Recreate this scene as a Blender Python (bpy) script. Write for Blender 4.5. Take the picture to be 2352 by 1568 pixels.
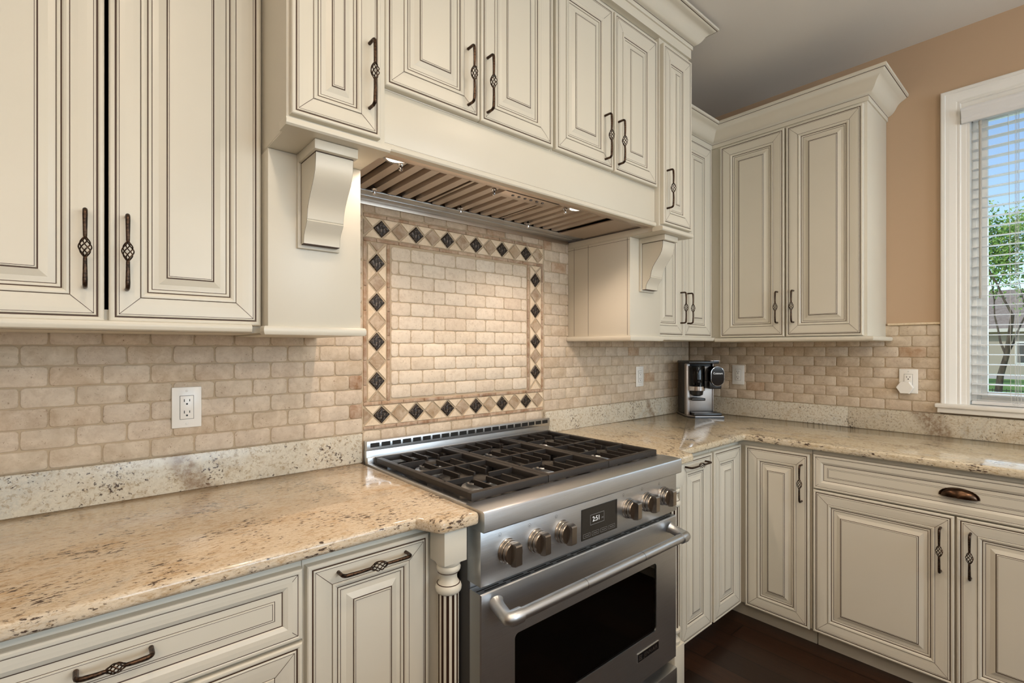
import bpy, bmesh, math, random
from mathutils import Vector, Matrix
R = math.radians
for o in list(bpy.data.objects): bpy.data.objects.remove(o)
sc = bpy.context.scene
col = sc.collection

# ------------------------------------------------------------------ camera
cam_d = bpy.data.cameras.new('camera'); cam = bpy.data.objects.new('camera', cam_d); col.objects.link(cam)
cam_d.sensor_fit = 'HORIZONTAL'; cam_d.sensor_width = 36.0
cam_d.lens = 36.0 * 1131.0 / 2352.0
cam_d.shift_y = 15.0 / 2352.0
cam_d.clip_start = 0.02; cam_d.clip_end = 500
cam.location = (0, -1.708, 1.324); cam.rotation_euler = (R(90), 0, R(-40.84))
sc.camera = cam

# ------------------------------------------------------------------ world, sun, exposure
w = bpy.data.worlds.new('world'); sc.world = w; w.use_nodes = True
nt = w.node_tree; bg = nt.nodes['Background']
sky = nt.nodes.new('ShaderNodeTexSky'); sky.sky_type = 'NISHITA'; sky.sun_disc = False
sky.sun_elevation = R(40); sky.sun_rotation = R(270); sky.air_density = 1.0; sky.dust_density = 0.3; sky.ozone_density = 3.0
hs = nt.nodes.new('ShaderNodeHueSaturation'); hs.inputs['Saturation'].default_value = 0.9
nt.links.new(sky.outputs[0], hs.inputs['Color']); nt.links.new(hs.outputs[0], bg.inputs['Color'])
bg.inputs['Strength'].default_value = 0.19
sc.view_settings.view_transform = 'Standard'; sc.view_settings.look = 'None'
sc.view_settings.exposure = 0.0; sc.view_settings.gamma = 1.0; sc.view_settings.use_curve_mapping = False

def lamp(name, kind, loc, rot, power, color, size=None, size_y=None, spot=None, blend=.3, spread=None, radius=None):
    d = bpy.data.lights.new(name, kind); d.energy = power; d.color = color
    if kind == 'AREA':
        d.shape = 'RECTANGLE' if size_y else 'DISK'; d.size = size
        if size_y: d.size_y = size_y
        if spread: d.spread = R(spread)
    if kind == 'SPOT': d.spot_size = R(spot); d.spot_blend = blend
    if radius is not None: d.shadow_soft_size = radius
    o = bpy.data.objects.new(name, d); o.location = loc; o.rotation_euler = rot; col.objects.link(o); return o
SUN = lamp('sun', 'SUN', (-10, 6, 20), (R(0), R(-50), R(-25)), 2.6, (1, .95, .86)); SUN.data.angle = R(1)
DAY = (.72, .87, 1.0); WARM = (1.0, .74, .48)
# daylight through the two openings of the wall behind the camera
lamp('daylight_back', 'AREA', (1.5, -5.55, 1.75), (R(106), 0, 0), 80, DAY, 2.6, 1.5)
lamp('daylight_back', 'AREA', (-1.9, -5.55, 1.75), (R(106), 0, 0), 24, DAY, 1.6, 1.5)
# daylight through the kitchen window
lamp('daylight_window', 'AREA', (3.55, -1.87, 1.45), (0, R(112), 0), 13, DAY, 1.3, 1.1)
# added, unseen recessed ceiling lamps that light the room from above
for x, y, p in ((0.1, -1.5, 6), (1.35, -1.65, 5), (-1.2, -2.2, 9), (0.6, -3.0, 10), (2.0, -3.1, 6)):
    lamp('ceiling_lamp', 'AREA', (x, y, 2.772), (0, 0, 0), p, (1, .80, .60), .13, spread=160)
# two added, unseen globe pendants behind the camera, filling the ceiling and upper cabinets
FILL_PEND = ((-.55, -2.45, 1.95, 70, (1, .73, .48)), (1.35, -2.45, 1.95, 66, (1, .87, .72)))
for x, y, z, p, c in FILL_PEND: lamp('pendant_bulb', 'POINT', (x, y, z), (0, 0, 0), p, c, radius=.10)

# ------------------------------------------------------------------ materials
MATS = {}
def mat(name, color=(.8, .8, .8), rough=.5, metal=0., spec=.5, emit=None, es=0., coat=0.):
    m = bpy.data.materials.new(name); m.use_nodes = True; b = m.node_tree.nodes['Principled BSDF']
    b.inputs['Base Color'].default_value = (*color, 1); b.inputs['Roughness'].default_value = rough
    b.inputs['Metallic'].default_value = metal; b.inputs['Specular IOR Level'].default_value = spec
    b.inputs['Coat Weight'].default_value = coat; b.inputs['Coat Roughness'].default_value = .12
    if emit: b.inputs['Emission Color'].default_value = (*emit, 1); b.inputs['Emission Strength'].default_value = es
    MATS[name] = m; return m
def s2l(r, g, b):
    f = lambda c: ((c / 255 + .055) / 1.055) ** 2.4 if c > 10 else c / 255 / 12.92
    return (f(r), f(g), f(b))
class N:
    def __init__(s, m): s.t = m.node_tree; s.b = s.t.nodes['Principled BSDF']
    def n(s, typ, **kw):
        x = s.t.nodes.new(typ)
        for k, v in kw.items():
            if k in x.inputs.keys(): x.inputs[k].default_value = v
            else: setattr(x, k, v)
        return x
    def l(s, a, b): s.t.links.new(a, b)
    def coord(s, scale=(1, 1, 1), rot=(0, 0, 0)):
        c = s.n('ShaderNodeTexCoord'); m = s.n('ShaderNodeMapping'); m.inputs['Scale'].default_value = scale; m.inputs['Rotation'].default_value = rot
        s.l(c.outputs['Object'], m.inputs['Vector']); return m.outputs[0]
    def noise(s, v, scale, detail=4, rough=.55, dist=0.):
        x = s.n('ShaderNodeTexNoise'); x.inputs['Scale'].default_value = scale; x.inputs['Detail'].default_value = detail
        x.inputs['Roughness'].default_value = rough; x.inputs['Distortion'].default_value = dist; s.l(v, x.inputs['Vector']); return x.outputs['Fac']
    def ramp(s, fac, stops, interp='LINEAR'):
        r = s.n('ShaderNodeValToRGB'); r.color_ramp.interpolation = interp; e = r.color_ramp.elements
        while len(e) < len(stops): e.new(.5)
        for i, (p, c) in enumerate(stops): e[i].position = p; e[i].color = (*c, 1) if len(c) == 3 else c
        s.l(fac, r.inputs[0]); return r.outputs[0]
    def mix(s, fac, a, b, mode='MIX'):
        x = s.n('ShaderNodeMix', data_type='RGBA', blend_type=mode)
        for inp, v in ((x.inputs[0], fac), (x.inputs[6], a), (x.inputs[7], b)):
            if hasattr(v, 'is_linked') or isinstance(v, bpy.types.NodeSocket): s.l(v, inp)
            else: inp.default_value = v if isinstance(v, float) else (*v, 1)
        return x.outputs[2]
    def bump(s, h, strength, dist=.001):
        x = s.n('ShaderNodeBump'); x.inputs['Strength'].default_value = strength; x.inputs['Distance'].default_value = dist
        s.l(h, x.inputs['Height']); s.l(x.outputs[0], s.b.inputs['Normal'])
    def base(s, c): s.l(c, s.b.inputs['Base Color'])
W3 = lambda v: (v, v, v)

# painted, glazed cabinets
m = mat('cream_paint', s2l(222, 213, 190), .36); n = N(m)
v = n.coord(); nz = n.noise(v, 3.0, 3); n.base(n.mix(nz, s2l(219, 214, 200), s2l(212, 206, 190)))
n.bump(n.noise(n.coord((1, 1, .05)), 260, 2), .05, .0004)
mat('glaze', s2l(66, 42, 26), .6)
mat('cabinet_dark', s2l(24, 18, 14), .7)  # shade inside the hollow cabinet, put into its back panel's colour
m = mat('bronze', (.055, .035, .026), .36, .85); n = N(m)
n.base(n.ramp(n.noise(n.coord(), 180, 3), [(.4, (.030, .020, .015)), (.7, (.13, .075, .045))]))
m = mat('antique_brass', (.10, .06, .04), .28, 1.0); n = N(m)
n.base(n.ramp(n.noise(n.coord(), 25, 3), [(.35, (.05, .03, .02)), (.75, (.15, .085, .05))]))
m = mat('wall_paint', s2l(192, 166, 138), .75); n = N(m)
n.bump(n.noise(n.coord(), 320, 3), .12, .0006)
m = mat('ceiling_paint', s2l(226, 224, 220), .9); n = N(m); n.bump(n.noise(n.coord(), 220, 3), .12, .0006)
mat('white_trim', s2l(236, 235, 230), .35)
mat('white_plastic', s2l(240, 238, 232), .25)
mat('slot_black', (.008, .007, .006), .5)
mat('black_plastic', (.012, .011, .011), .28)
mat('black_gloss', (.006, .006, .007), .08)
mat('chrome', (.72, .72, .74), .12, 1.0)
mat('blind_white', s2l(228, 229, 230), .45)
mat('wand_gray', s2l(176, 172, 164), .3)
mat('cord', s2l(205, 205, 200), .7)

def steel(name, color, rough, along=(1, 60, 60), strength=.10, aniso=.5):
    m = mat(name, color, rough, 1.0); n = N(m)
    nz = n.noise(n.coord(along), 18, 5, .65)
    n.base(n.ramp(nz, [(.3, tuple(c * .90 for c in color)), (.7, tuple(min(1, c * 1.07) for c in color))]))
    rr = n.n('ShaderNodeMapRange'); n.l(nz, rr.inputs[0]); rr.inputs[3].default_value = rough - .06; rr.inputs[4].default_value = rough + .08
    n.l(rr.outputs[0], n.b.inputs['Roughness']); n.bump(nz, strength, .0004)
    return m
steel('brushed_steel', (.66, .68, .70), .33, (1, 80, 80), .35)
steel('knob_steel', (.44, .39, .34), .24, (60, 60, 60), .03)
steel('baffle_steel', (.60, .52, .45), .34, (60, 1, 60))
steel('coffee_steel', (.46, .42, .39), .42, (60, 60, 1))
steel('dark_steel', (.16, .15, .15), .4)
m = mat('cast_iron', (.035, .030, .027), .45, .35); n = N(m); n.bump(n.noise(n.coord(), 700, 2), .25, .0004)
mat('burner_dark', (.02, .018, .017), .35, .4)
mat('pan_black', (.018, .017, .017), .16, .2)

# granite
def granite(name, scale, rot, cream, gold, grey, dk_thr, gold_amt, streak):
    m = mat(name, cream, .10, 0, .5); n = N(m)
    v = n.coord(scale, rot); v1 = n.coord((1, 1, 1))
    big = n.noise(v, 4.0, 5, .62, .9)
    c = n.ramp(big, [(.30, grey), (.45, cream), (.56, cream), (.74, tuple(a * (1 - gold_amt) + b * gold_amt for a, b in zip(cream, gold)))])
    gr = n.noise(v, 120, 4, .75)                                    # crystal grain
    c = n.mix(n.ramp(gr, [(.42, W3(0)), (.66, W3(.6))]), c, tuple(min(1, x * 1.22) for x in cream))
    c = n.mix(n.ramp(n.noise(v, 95, 4, .7, .3), [(.52, W3(0)), (.62, W3(.55))]), c, tuple(x * .72 for x in gold))
    patch = n.noise(v1, 7, 3, .6)
    g2 = n.n('ShaderNodeMath', operation='MULTIPLY_ADD'); n.l(patch, g2.inputs[0]); g2.inputs[1].default_value = .5; n.l(n.noise(v, 34, 5, .72, .5), g2.inputs[2])
    c = n.mix(n.ramp(g2.outputs[0], [(.77, W3(0)), (.93, W3(.75 * gold_amt))]), c, tuple(x * .85 for x in gold))
    dk = n.noise(v, streak, 5, .66, .2); cl = n.noise(v1, 9, 3, .6)
    a = n.n('ShaderNodeMath', operation='MULTIPLY_ADD'); n.l(cl, a.inputs[0]); a.inputs[1].default_value = .5; n.l(dk, a.inputs[2]); dk_thr += .075
    c = n.mix(n.ramp(a.outputs[0], [(dk_thr - .035, W3(0)), (dk_thr, W3(.45)), (dk_thr + .03, W3(.92))]), c, s2l(56, 36, 30))
    if 'splash' in name:    # a few brown veins run across the strips
        wv = n.n('ShaderNodeTexWave'); n.l(n.coord((1, 1, 1), (0, R(24), R(24))), wv.inputs['Vector']); wv.inputs['Scale'].default_value = .33; wv.inputs['Distortion'].default_value = 4; wv.inputs['Detail'].default_value = 5
        k2 = n.mix(1.0, n.ramp(wv.outputs['Fac'], [(.990, W3(0)), (.998, W3(.8))]), n.ramp(n.noise(v, 60, 4, .7), [(.35, W3(.15)), (.6, W3(1))]), 'MULTIPLY'); c = n.mix(k2, c, s2l(122, 96, 72))
    if 'splash' in name: n.b.inputs['Roughness'].default_value = .24
    n.base(c); return m
granite('granite_top', (1.0, 2.4, 2.4), (0, 0, R(6)), s2l(210, 194, 170), s2l(190, 156, 112), s2l(192, 184, 170), .805, .85, 66)
granite('granite_corner', (2.2, .8, 2.2), (0, 0, R(-30)), s2l(204, 192, 168), s2l(174, 146, 100), s2l(190, 186, 176), .80, .6, 64)
m = granite('granite_splash', (1, 1, 1), (0, 0, 0), s2l(202, 196, 180), s2l(172, 146, 106), s2l(186, 186, 178), .825, .5, 110)

# travertine: 'rnd' is a random number per tile
def stone(name, stops, pit=.5, rough=.55, gloss=.3):
    m = mat(name, (.6, .5, .4), rough, 0, gloss); n = N(m)
    at = n.n('ShaderNodeAttribute', attribute_name='rnd'); v = n.coord()
    c = n.ramp(at.outputs['Fac'], stops)
    big = n.noise(v, 22, 5, .65, .6)
    c = n.mix(n.ramp(big, [(.35, W3(.0)), (.65, W3(.9))]), c, n.mix(.5, c, s2l(236, 222, 202)))
    c = n.mix(n.ramp(n.noise(v, 55, 5, .75), [(.48, W3(0)), (.62, W3(.5))]), c, n.mix(.35, c, s2l(150, 116, 84)))
    fine = n.noise(v, 150, 5, .75)
    pits = n.ramp(fine, [(.59, W3(0)), (.65, W3(1))])
    clm = n.ramp(n.noise(v, 40, 2), [(.42, W3(0)), (.62, W3(pit))])
    k = n.mix(1.0, pits, clm, 'MULTIPLY')
    n.base(n.mix(k, c, s2l(128, 100, 72)))
    n.bump(n.mix(.5, fine, big), .5, .0016); return m
stone('travertine', [(0, s2l(186, 168, 146)), (.3, s2l(202, 187, 168)), (.6, s2l(194, 178, 155)), (.9, s2l(186, 164, 138)), (.95, s2l(172, 136, 104)), (1, s2l(146, 108, 76))], .9)
stone('pale_travertine', [(0, s2l(214, 198, 176)), (.5, s2l(226, 214, 196)), (.9, s2l(208, 190, 168)), (1, s2l(204, 186, 162))], .8)
stone('cream_stone', [(0, s2l(222, 200, 168)), (1, s2l(230, 210, 182))], .2)
stone('pencil_stone', [(0, s2l(132, 98, 72)), (.5, s2l(152, 118, 90)), (1, s2l(172, 140, 110))], .9)
stone('brown_stone', [(0, s2l(160, 134, 104)), (.5, s2l(150, 126, 102)), (1, s2l(170, 144, 112))], .8)
stone('cap_stone', [(0, s2l(222, 202, 170)), (1, s2l(230, 212, 184))], .8)
m = mat('grout', s2l(186, 168, 142), .85); n = N(m); n.bump(n.noise(n.coord(), 400, 2), .2, .0005)
m = mat('metal_insert', (.10, .075, .06), .42, .25); n = N(m)
n.base(n.ramp(n.noise(n.coord((1, 1, 1)), 5, 3, .7), [(.52, (.020, .013, .009)), (.70, (.26, .19, .13))]))

m = mat('wood_floor', (.05, .02, .01), .34, 0, .35); n = N(m)
br = n.n('ShaderNodeTexBrick'); n.l(n.coord((1, 1, 1), (0, 0, R(90))), br.inputs['Vector'])
br.inputs['Scale'].default_value = 1.0; br.inputs['Brick Width'].default_value = 1.3; br.inputs['Row Height'].default_value = .125; br.inputs['Mortar Size'].default_value = .0025
br.inputs['Color1'].default_value = (*s2l(60, 38, 25), 1); br.inputs['Color2'].default_value = (*s2l(32, 20, 13), 1); br.inputs['Mortar'].default_value = (*s2l(14, 8, 6), 1)
g = n.noise(n.coord((22, 1.2, 1)), 6, 5, .6)
n.base(n.mix(n.ramp(g, [(.3, W3(0)), (.8, W3(.7))]), br.outputs[0], s2l(28, 15, 10))); n.bump(g, .1, .001)

# oven window glass, clear glass
def glassy(name, tint, fres=1.45, rough=.02):
    m = bpy.data.materials.new(name); m.use_nodes = True; t = m.node_tree; t.nodes.clear()
    o = t.nodes.new('ShaderNodeOutputMaterial'); mx = t.nodes.new('ShaderNodeMixShader'); f = t.nodes.new('ShaderNodeFresnel'); f.inputs[0].default_value = fres
    a = t.nodes.new('ShaderNodeBsdfTransparent'); a.inputs[0].default_value = (*tint, 1); g = t.nodes.new('ShaderNodeBsdfGlossy'); g.inputs['Roughness'].default_value = rough
    t.links.new(f.outputs[0], mx.inputs[0]); t.links.new(a.outputs[0], mx.inputs[1]); t.links.new(g.outputs[0], mx.inputs[2]); t.links.new(mx.outputs[0], o.inputs[0])
    MATS[name] = m
glassy('oven_glass', (.42, .41, .40)); glassy('pane_glass', (.93, .96, .96)); glassy('jar_glass', (.30, .32, .33))
mat('oven_inside', (.02, .02, .022), .5); mat('rack_wire', (.55, .53, .50), .3, 1.0)
mat('screen_dark', (.022, .020, .018), .12)
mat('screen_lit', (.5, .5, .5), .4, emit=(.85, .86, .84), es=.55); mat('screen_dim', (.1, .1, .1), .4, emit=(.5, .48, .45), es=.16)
mat('lamp_glass', (1, 1, 1), .4, emit=(1.0, .86, .68), es=3.0); mat('can_glass', (1, 1, 1), .4, emit=(1.0, .85, .65), es=8.0)  # hood lamp lens, then the glow of the added ceiling lights
mat('globe_glass', (1, 1, 1), .3, emit=(1, .85, .66), es=4.0)  # glow of the added pendants
mat('badge_silver', (.7, .7, .7), .25, 1.0)

# outdoors
m = mat('grass', s2l(96, 140, 52), .9); n = N(m); n.base(n.ramp(n.noise(n.coord(), .8, 6, .7), [(.3, s2l(82, 128, 44)), (.7, s2l(140, 172, 84))]))
m = mat('bark', s2l(84, 72, 60), .9); n = N(m); n.base(n.ramp(n.noise(n.coord((1, 1, .3)), 9, 4), [(.3, s2l(58, 48, 40)), (.7, s2l(104, 92, 78))]))
m = mat('leaves', s2l(120, 160, 62), .6); n = N(m)
at = n.n('ShaderNodeAttribute', attribute_name='rnd'); n.base(n.ramp(at.outputs['Fac'], [(0, s2l(88, 138, 52)), (.6, s2l(142, 178, 84)), (1, s2l(182, 202, 122))]))
m = mat('house_brick', s2l(150, 124, 102), .9); n = N(m)
b_ = n.n('ShaderNodeTexBrick'); n.l(n.coord((1, 1, 1), (R(90), 0, R(90))), b_.inputs['Vector']); b_.inputs['Scale'].default_value = 3.0
b_.inputs['Color1'].default_value = (*s2l(158, 132, 110), 1); b_.inputs['Color2'].default_value = (*s2l(134, 108, 88), 1); b_.inputs['Mortar'].default_value = (*s2l(176, 164, 148), 1); n.base(b_.outputs[0])
m = mat('roof_shingle', s2l(150, 136, 126), .9); n = N(m); n.base(n.ramp(n.noise(n.coord(), 3, 5, .8), [(.3, s2l(128, 114, 104)), (.7, s2l(170, 156, 146))]))
mat('pale_concrete', s2l(206, 198, 182), .9); mat('fence_black', (.012, .013, .013), .5); mat('siding', s2l(214, 208, 196), .8); mat('house_glass', (.05, .06, .07), .1)

# ------------------------------------------------------------------ mesh builder
class MB:
    def __init__(s): s.v = []; s.f = []; s.m = []; s.r = []; s.T = Matrix.Identity(4); s.mats = []
    def mi(s, name):
        if name not in s.mats: s.mats.append(name)
        return s.mats.index(name)
    def add(s, vs, fs, m, rnd=0.):
        b = len(s.v); s.v += [s.T @ Vector(p) for p in vs]; k = s.mi(m)
        for f in fs: s.f.append([b + i for i in f]); s.m.append(k); s.r.append(rnd)
    def box(s, x0, x1, y0, y1, z0, z1, m, bev=0., rnd=0.):
        if x0 > x1: x0, x1 = x1, x0
        if y0 > y1: y0, y1 = y1, y0
        if z0 > z1: z0, z1 = z1, z0
        P = [(x0, y0, z0), (x1, y0, z0), (x1, y1, z0), (x0, y1, z0), (x0, y0, z1), (x1, y0, z1), (x1, y1, z1), (x0, y1, z1)]
        F = [(0, 3, 2, 1), (4, 5, 6, 7), (0, 1, 5, 4), (1, 2, 6, 5), (2, 3, 7, 6), (3, 0, 4, 7)]
        if bev <= 0: s.add(P, F, m, rnd); return
        bm = bmesh.new(); vs = [bm.verts.new(p) for p in P]
        for f in F: bm.faces.new([vs[i] for i in f])
        bmesh.ops.bevel(bm, geom=bm.edges[:], offset=min(bev, .45 * min(x1 - x0, y1 - y0, z1 - z0)), segments=2, profile=.5, affect='EDGES')
        bm.verts.index_update(); s.add([tuple(q.co) for q in bm.verts], [[q.index for q in f.verts] for f in bm.faces], m, rnd); bm.free()
    def prism(s, pts, axis, a0, a1, m, rnd=0.):
        # pts 2D; axis 'x': (y,z) 'y': (x,z) 'z': (x,y)
        mk = {'x': lambda p, a: (a, p[0], p[1]), 'y': lambda p, a: (p[0], a, p[1]), 'z': lambda p, a: (p[0], p[1], a)}[axis]
        k = len(pts); V = [mk(p, a0) for p in pts] + [mk(p, a1) for p in pts]
        F = [list(range(k))[::-1], list(range(k, 2 * k))] + [[i, (i + 1) % k, k + (i + 1) % k, k + i] for i in range(k)]
        s.add(V, F, m, rnd)
    def loops(s, L, m, cap0=True, cap1=True, rnd=0.):
        k = len(L[0]); V = [p for l in L for p in l]; F = []
        for j in range(len(L) - 1):
            mm = m
            for i in range(k): F.append([j * k + i, j * k + (i + 1) % k, (j + 1) * k + (i + 1) % k, (j + 1) * k + i])
        if cap0: F.append(list(range(k))[::-1])
        if cap1: F.append([(len(L) - 1) * k + i for i in range(k)])
        s.add(V, F, m, rnd)
    def tube(s, pts, r, m, seg=10, caps=True):
        pts = [Vector(p) for p in pts]; rr = r if isinstance(r, (list, tuple)) else [r] * len(pts)
        L = []; up = None
        for i, p in enumerate(pts):
            t = (pts[min(i + 1, len(pts) - 1)] - pts[max(i - 1, 0)]).normalized()
            if up is None: up = t.orthogonal().normalized()
            up = (up - t * up.dot(t))
            up = up.normalized() if up.length > 1e-6 else t.orthogonal().normalized()
            b = t.cross(up)
            L.append([tuple(p + (up * math.cos(a) + b * math.sin(a)) * rr[i]) for a in [2 * math.pi * q / seg for q in range(seg)]])
        s.loops(L, m, caps, caps)
    def lathe(s, prof, c, m, axis='z', seg=24, caps=True):
        L = []
        for r_, h in prof:
            ring = []
            for q in range(seg):
                a = 2 * math.pi * q / seg; u, v_ = r_ * math.cos(a), r_ * math.sin(a)
                ring.append({'z': (c[0] + u, c[1] + v_, c[2] + h), 'y': (c[0] + u, c[1] + h, c[2] + v_), 'x': (c[0] + h, c[1] + u, c[2] + v_)}[axis])
            L.append(ring)
        s.loops(L, m, caps, caps)
    def sweep(s, prof, path, m, closed=False, caps=True):
        # prof: (out, z); path: XY points, 'out' is to the right of travel
        P = [Vector(p) for p in path]; L = []
        for i, p in enumerate(P):
            d0 = (P[i] - P[i - 1]).normalized() if i else None
            d1 = (P[i + 1] - P[i]).normalized() if i < len(P) - 1 else None
            d0 = d0 or d1; d1 = d1 or d0
            n0 = Vector((d0.y, -d0.x)); n1 = Vector((d1.y, -d1.x)); mt = (n0 + n1).normalized(); mt = mt / max(.2, mt.dot(n0))
            L.append([(p.x + mt.x * o, p.y + mt.y * o, z) for o, z in prof])
        k = len(prof); V = [q for l in L for q in l]; F = []
        for j in range(len(L) - 1):
            for i in range(k - 1 if not closed else k): F.append([j * k + i, j * k + (i + 1) % k, (j + 1) * k + (i + 1) % k, (j + 1) * k + i])
        if caps: F.append(list(range(k))); F.append([(len(L) - 1) * k + i for i in range(k)][::-1])
        s.add(V, F, m)
    def build(s, name, parent=None, smooth=35, local=False, label=None):
        me = bpy.data.meshes.new(name); V = s.v
        if parent is not None and not local:
            inv = wm(parent).inverted(); V = [inv @ p for p in V]
        me.from_pydata([tuple(p) for p in V], [], s.f)
        for k in s.mats: me.materials.append(MATS[k])
        me.polygons.foreach_set('material_index', s.m)
        a = me.attributes.new('rnd', 'FLOAT', 'FACE'); a.data.foreach_set('value', s.r)
        me.validate(); bm = bmesh.new(); bm.from_mesh(me); bmesh.ops.recalc_face_normals(bm, faces=bm.faces[:]); bm.to_mesh(me); bm.free()
        if smooth:
            me.polygons.foreach_set('use_smooth', [True] * len(me.polygons)); me.set_sharp_from_angle(angle=R(smooth))
        me.update()
        o = bpy.data.objects.new(name, me); col.objects.link(o)
        if parent is not None: o.parent = parent
        if label: o['label'] = label
        return o
def wm(o):
    m_ = o.matrix_basis.copy()
    while o.parent: o = o.parent; m_ = o.matrix_basis @ m_
    return m_
def tag(o, label=None, cat=None, group=None, kind=None):
    if label: o['label'] = label
    if cat: o['category'] = cat
    if group: o['group'] = group
    if kind: o['kind'] = kind
    return o
def thing(name, label, cat, loc=(0, 0, 0), rz=0., group=None):
    o = bpy.data.objects.new(name, None); o.location = loc; o.rotation_euler = (0, 0, rz); o.empty_display_size = .05; col.objects.link(o)
    return tag(o, label, cat, group)
def link_copy(src, parent, loc, rot=(0, 0, 0), scale=1.):
    c = src.copy(); col.objects.link(c); c.parent = parent; c.location = loc; c.rotation_euler = rot; c.scale = (scale,) * 3; return c
def text_mesh(mb, body, size, M_, m, depth=.0004, align='CENTER', sx=1.):
    cu = bpy.data.curves.new('txt', 'FONT'); cu.body = body; cu.size = size; cu.extrude = depth; cu.align_x = align; cu.align_y = 'CENTER'
    to = bpy.data.objects.new('txt', cu); col.objects.link(to)
    dg = bpy.context.evaluated_depsgraph_get(); dg.update(); me = bpy.data.meshes.new_from_object(to.evaluated_get(dg))
    old = mb.T; mb.T = old @ M_ @ Matrix.Diagonal((sx, 1, 1, 1))
    mb.add([tuple(q.co) for q in me.vertices], [list(p.vertices) for p in me.polygons], m); mb.T = old
    bpy.data.objects.remove(to); bpy.data.curves.remove(cu); bpy.data.meshes.remove(me)
FACE = Matrix(((1, 0, 0, 0), (0, 0, -1, 0), (0, 1, 0, 0), (0, 0, 0, 1)))   # text that reads from -y

# ------------------------------------------------------------------ joinery
def rect_rings(mb, w, h, rings, y_of=lambda t: -t):
    """rings: (inset, height above back face, material of the band that starts here)"""
    L = []
    for d, t, mm in rings: L.append([(d, y_of(t), d), (w - d, y_of(t), d), (w - d, y_of(t), h - d), (d, y_of(t), h - d)])
    for j in range(len(L) - 1):
        V = L[j] + L[j + 1]; mb.add(V, [[i, (i + 1) % 4, 4 + (i + 1) % 4, 4 + i] for i in range(4)], rings[j][2])
    mb.add(L[-1], [[0, 1, 2, 3]], rings[-1][2]); mb.add(L[0], [[3, 2, 1, 0]], rings[0][2])
C_, G_ = 'cream_paint', 'glaze'
def door_mesh(w, h, name='door', kind='door'):
    mb = MB(); k = 1.0 if min(w, h) > .24 else max(.62, min(w, h) / .24)
    q = 1 / 1000.
    if kind == 'door':
        pr = [(0, 0, C_), (0, 15, C_), (.8, 17.4, C_), (3, 19.2, C_), (6.5, 20, C_), (9.2, 19.2, C_), (10.2, 17.6, G_), (13.2, 17.2, C_), (13.8, 18.8, C_), (15.2, 19.5, C_), (16.9, 19.2, G_), (18.0, 18.9, C_),
              (28, 18.7, C_), (42, 17.0, C_), (54.2, 14.4, G_), (55.5, 14.0, C_), (56.4, 16.4, C_), (60, 16.6, C_), (64, 15.0, C_), (66.8, 12.2, G_), (69.2, 11.2, C_), (70.2, 11.7, C_), (74.2, 11.0, C_), (75.2, 9.2, G_), (76.6, 9.0, C_),
              (80, 9.3, C_), (88, 11.0, C_), (96, 14.0, C_), (101.8, 16.2, G_), (104.2, 15.8, C_), (105.0, 17.6, C_), (106.8, 18.0, G_), (107.9, 18.2, C_)]
    else:   # drawer front: cushion frame and a shallow raised panel
        k = min(1., h / .155)
        pr = [(0, 0, C_), (0, 15, C_), (.8, 17.4, C_), (4, 19.6, C_), (8, 20, C_), (10.0, 19, G_), (11.4, 18.7, C_), (14, 19.2, C_), (22, 19.4, C_), (31, 18.2, C_), (38, 15.2, C_), (40.4, 13.4, G_), (42.4, 12.6, C_),
              (55.8, 12.8, G_), (57.0, 12.4, C_), (57.4, 13.6, C_), (60.2, 13.8, G_), (61.2, 13.4, C_)]
    rings = [(a * q * k, t * q, mm) for a, t, mm in pr]
    rect_rings(mb, w, h, rings)
    # mitre hairlines of the frame
    a0, a1 = (17.8, 54.6) if kind == 'door' else (11.2, 41)
    t0, t1 = (19.0, 16.2) if kind == 'door' else (19.0, 13.4)
    a0 *= q * k; a1 *= q * k; e = .00035
    for fx, fz in ((0, 0), (1, 0), (1, 1), (0, 1)):
        P = []
        seq = ((a0, t0), (a0 + (a1 - a0) * .35, 19.5 if kind != 'door' else 18.75), (a1, t1))
        for (i0, h0), (i1, h1) in zip(seq[:-1], seq[1:]):
            pts = [(i0 - e, -(h0 + .12) * q, i0 + e), (i0 + e, -(h0 + .12) * q, i0 - e), (i1 + e, -(h1 + .12) * q, i1 - e), (i1 - e, -(h1 + .12) * q, i1 + e)]
            mb.add([(w - x if fx else x, y, h - z if fz else z) for x, y, z in pts], [[0, 1, 2, 3]], G_)
    return mb
HANDLES = {}
def handle_src(L):
    key = round(L, 3)
    if key in HANDLES: return HANDLES[key]
    mb = MB(); pj = .031; r0 = .0041; c = .0225 * min(1, L / .150) ; H2 = L / 2
    def bar(sg):
        pts = [(0, .0005, sg * H2), (0, -pj + .010, sg * H2)]; rr = [.0042, .0040]
        for a in (25, 50, 75): pts.append((0, -pj + .010 - .010 * math.sin(R(a)), sg * (H2 - .010 * (1 - math.cos(R(a)))))); rr.append(.0042)
        n_ = 6
        for i in range(n_ + 1):
            t = i / n_; pts.append((0, -pj - .001 * math.sin(t * 3), sg * (H2 - .012 - (H2 - .012 - c) * t))); rr.append(.0043 - .0008 * t)
        pts.append((0, -pj, sg * (c - .003))); rr.append(.0026)
        mb.tube(pts, rr, 'bronze', 10)
    bar(1); bar(-1)
    for i in range(6):
        a0 = i * math.pi / 3; pts = []
        for j in range(17):
            t = j / 16; rad = .0012 + .0092 * math.sin(math.pi * t) ** 1.15 * min(1, L / .14); a = a0 + 3.6 * (t - .5)
            pts.append((rad * math.cos(a), -pj + rad * math.sin(a), -c + 2 * c * t))
        mb.tube(pts, .00125, 'bronze', 6)
    o = mb.build('handle'); HANDLES[key] = o; o['_src'] = 1; return o
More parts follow.
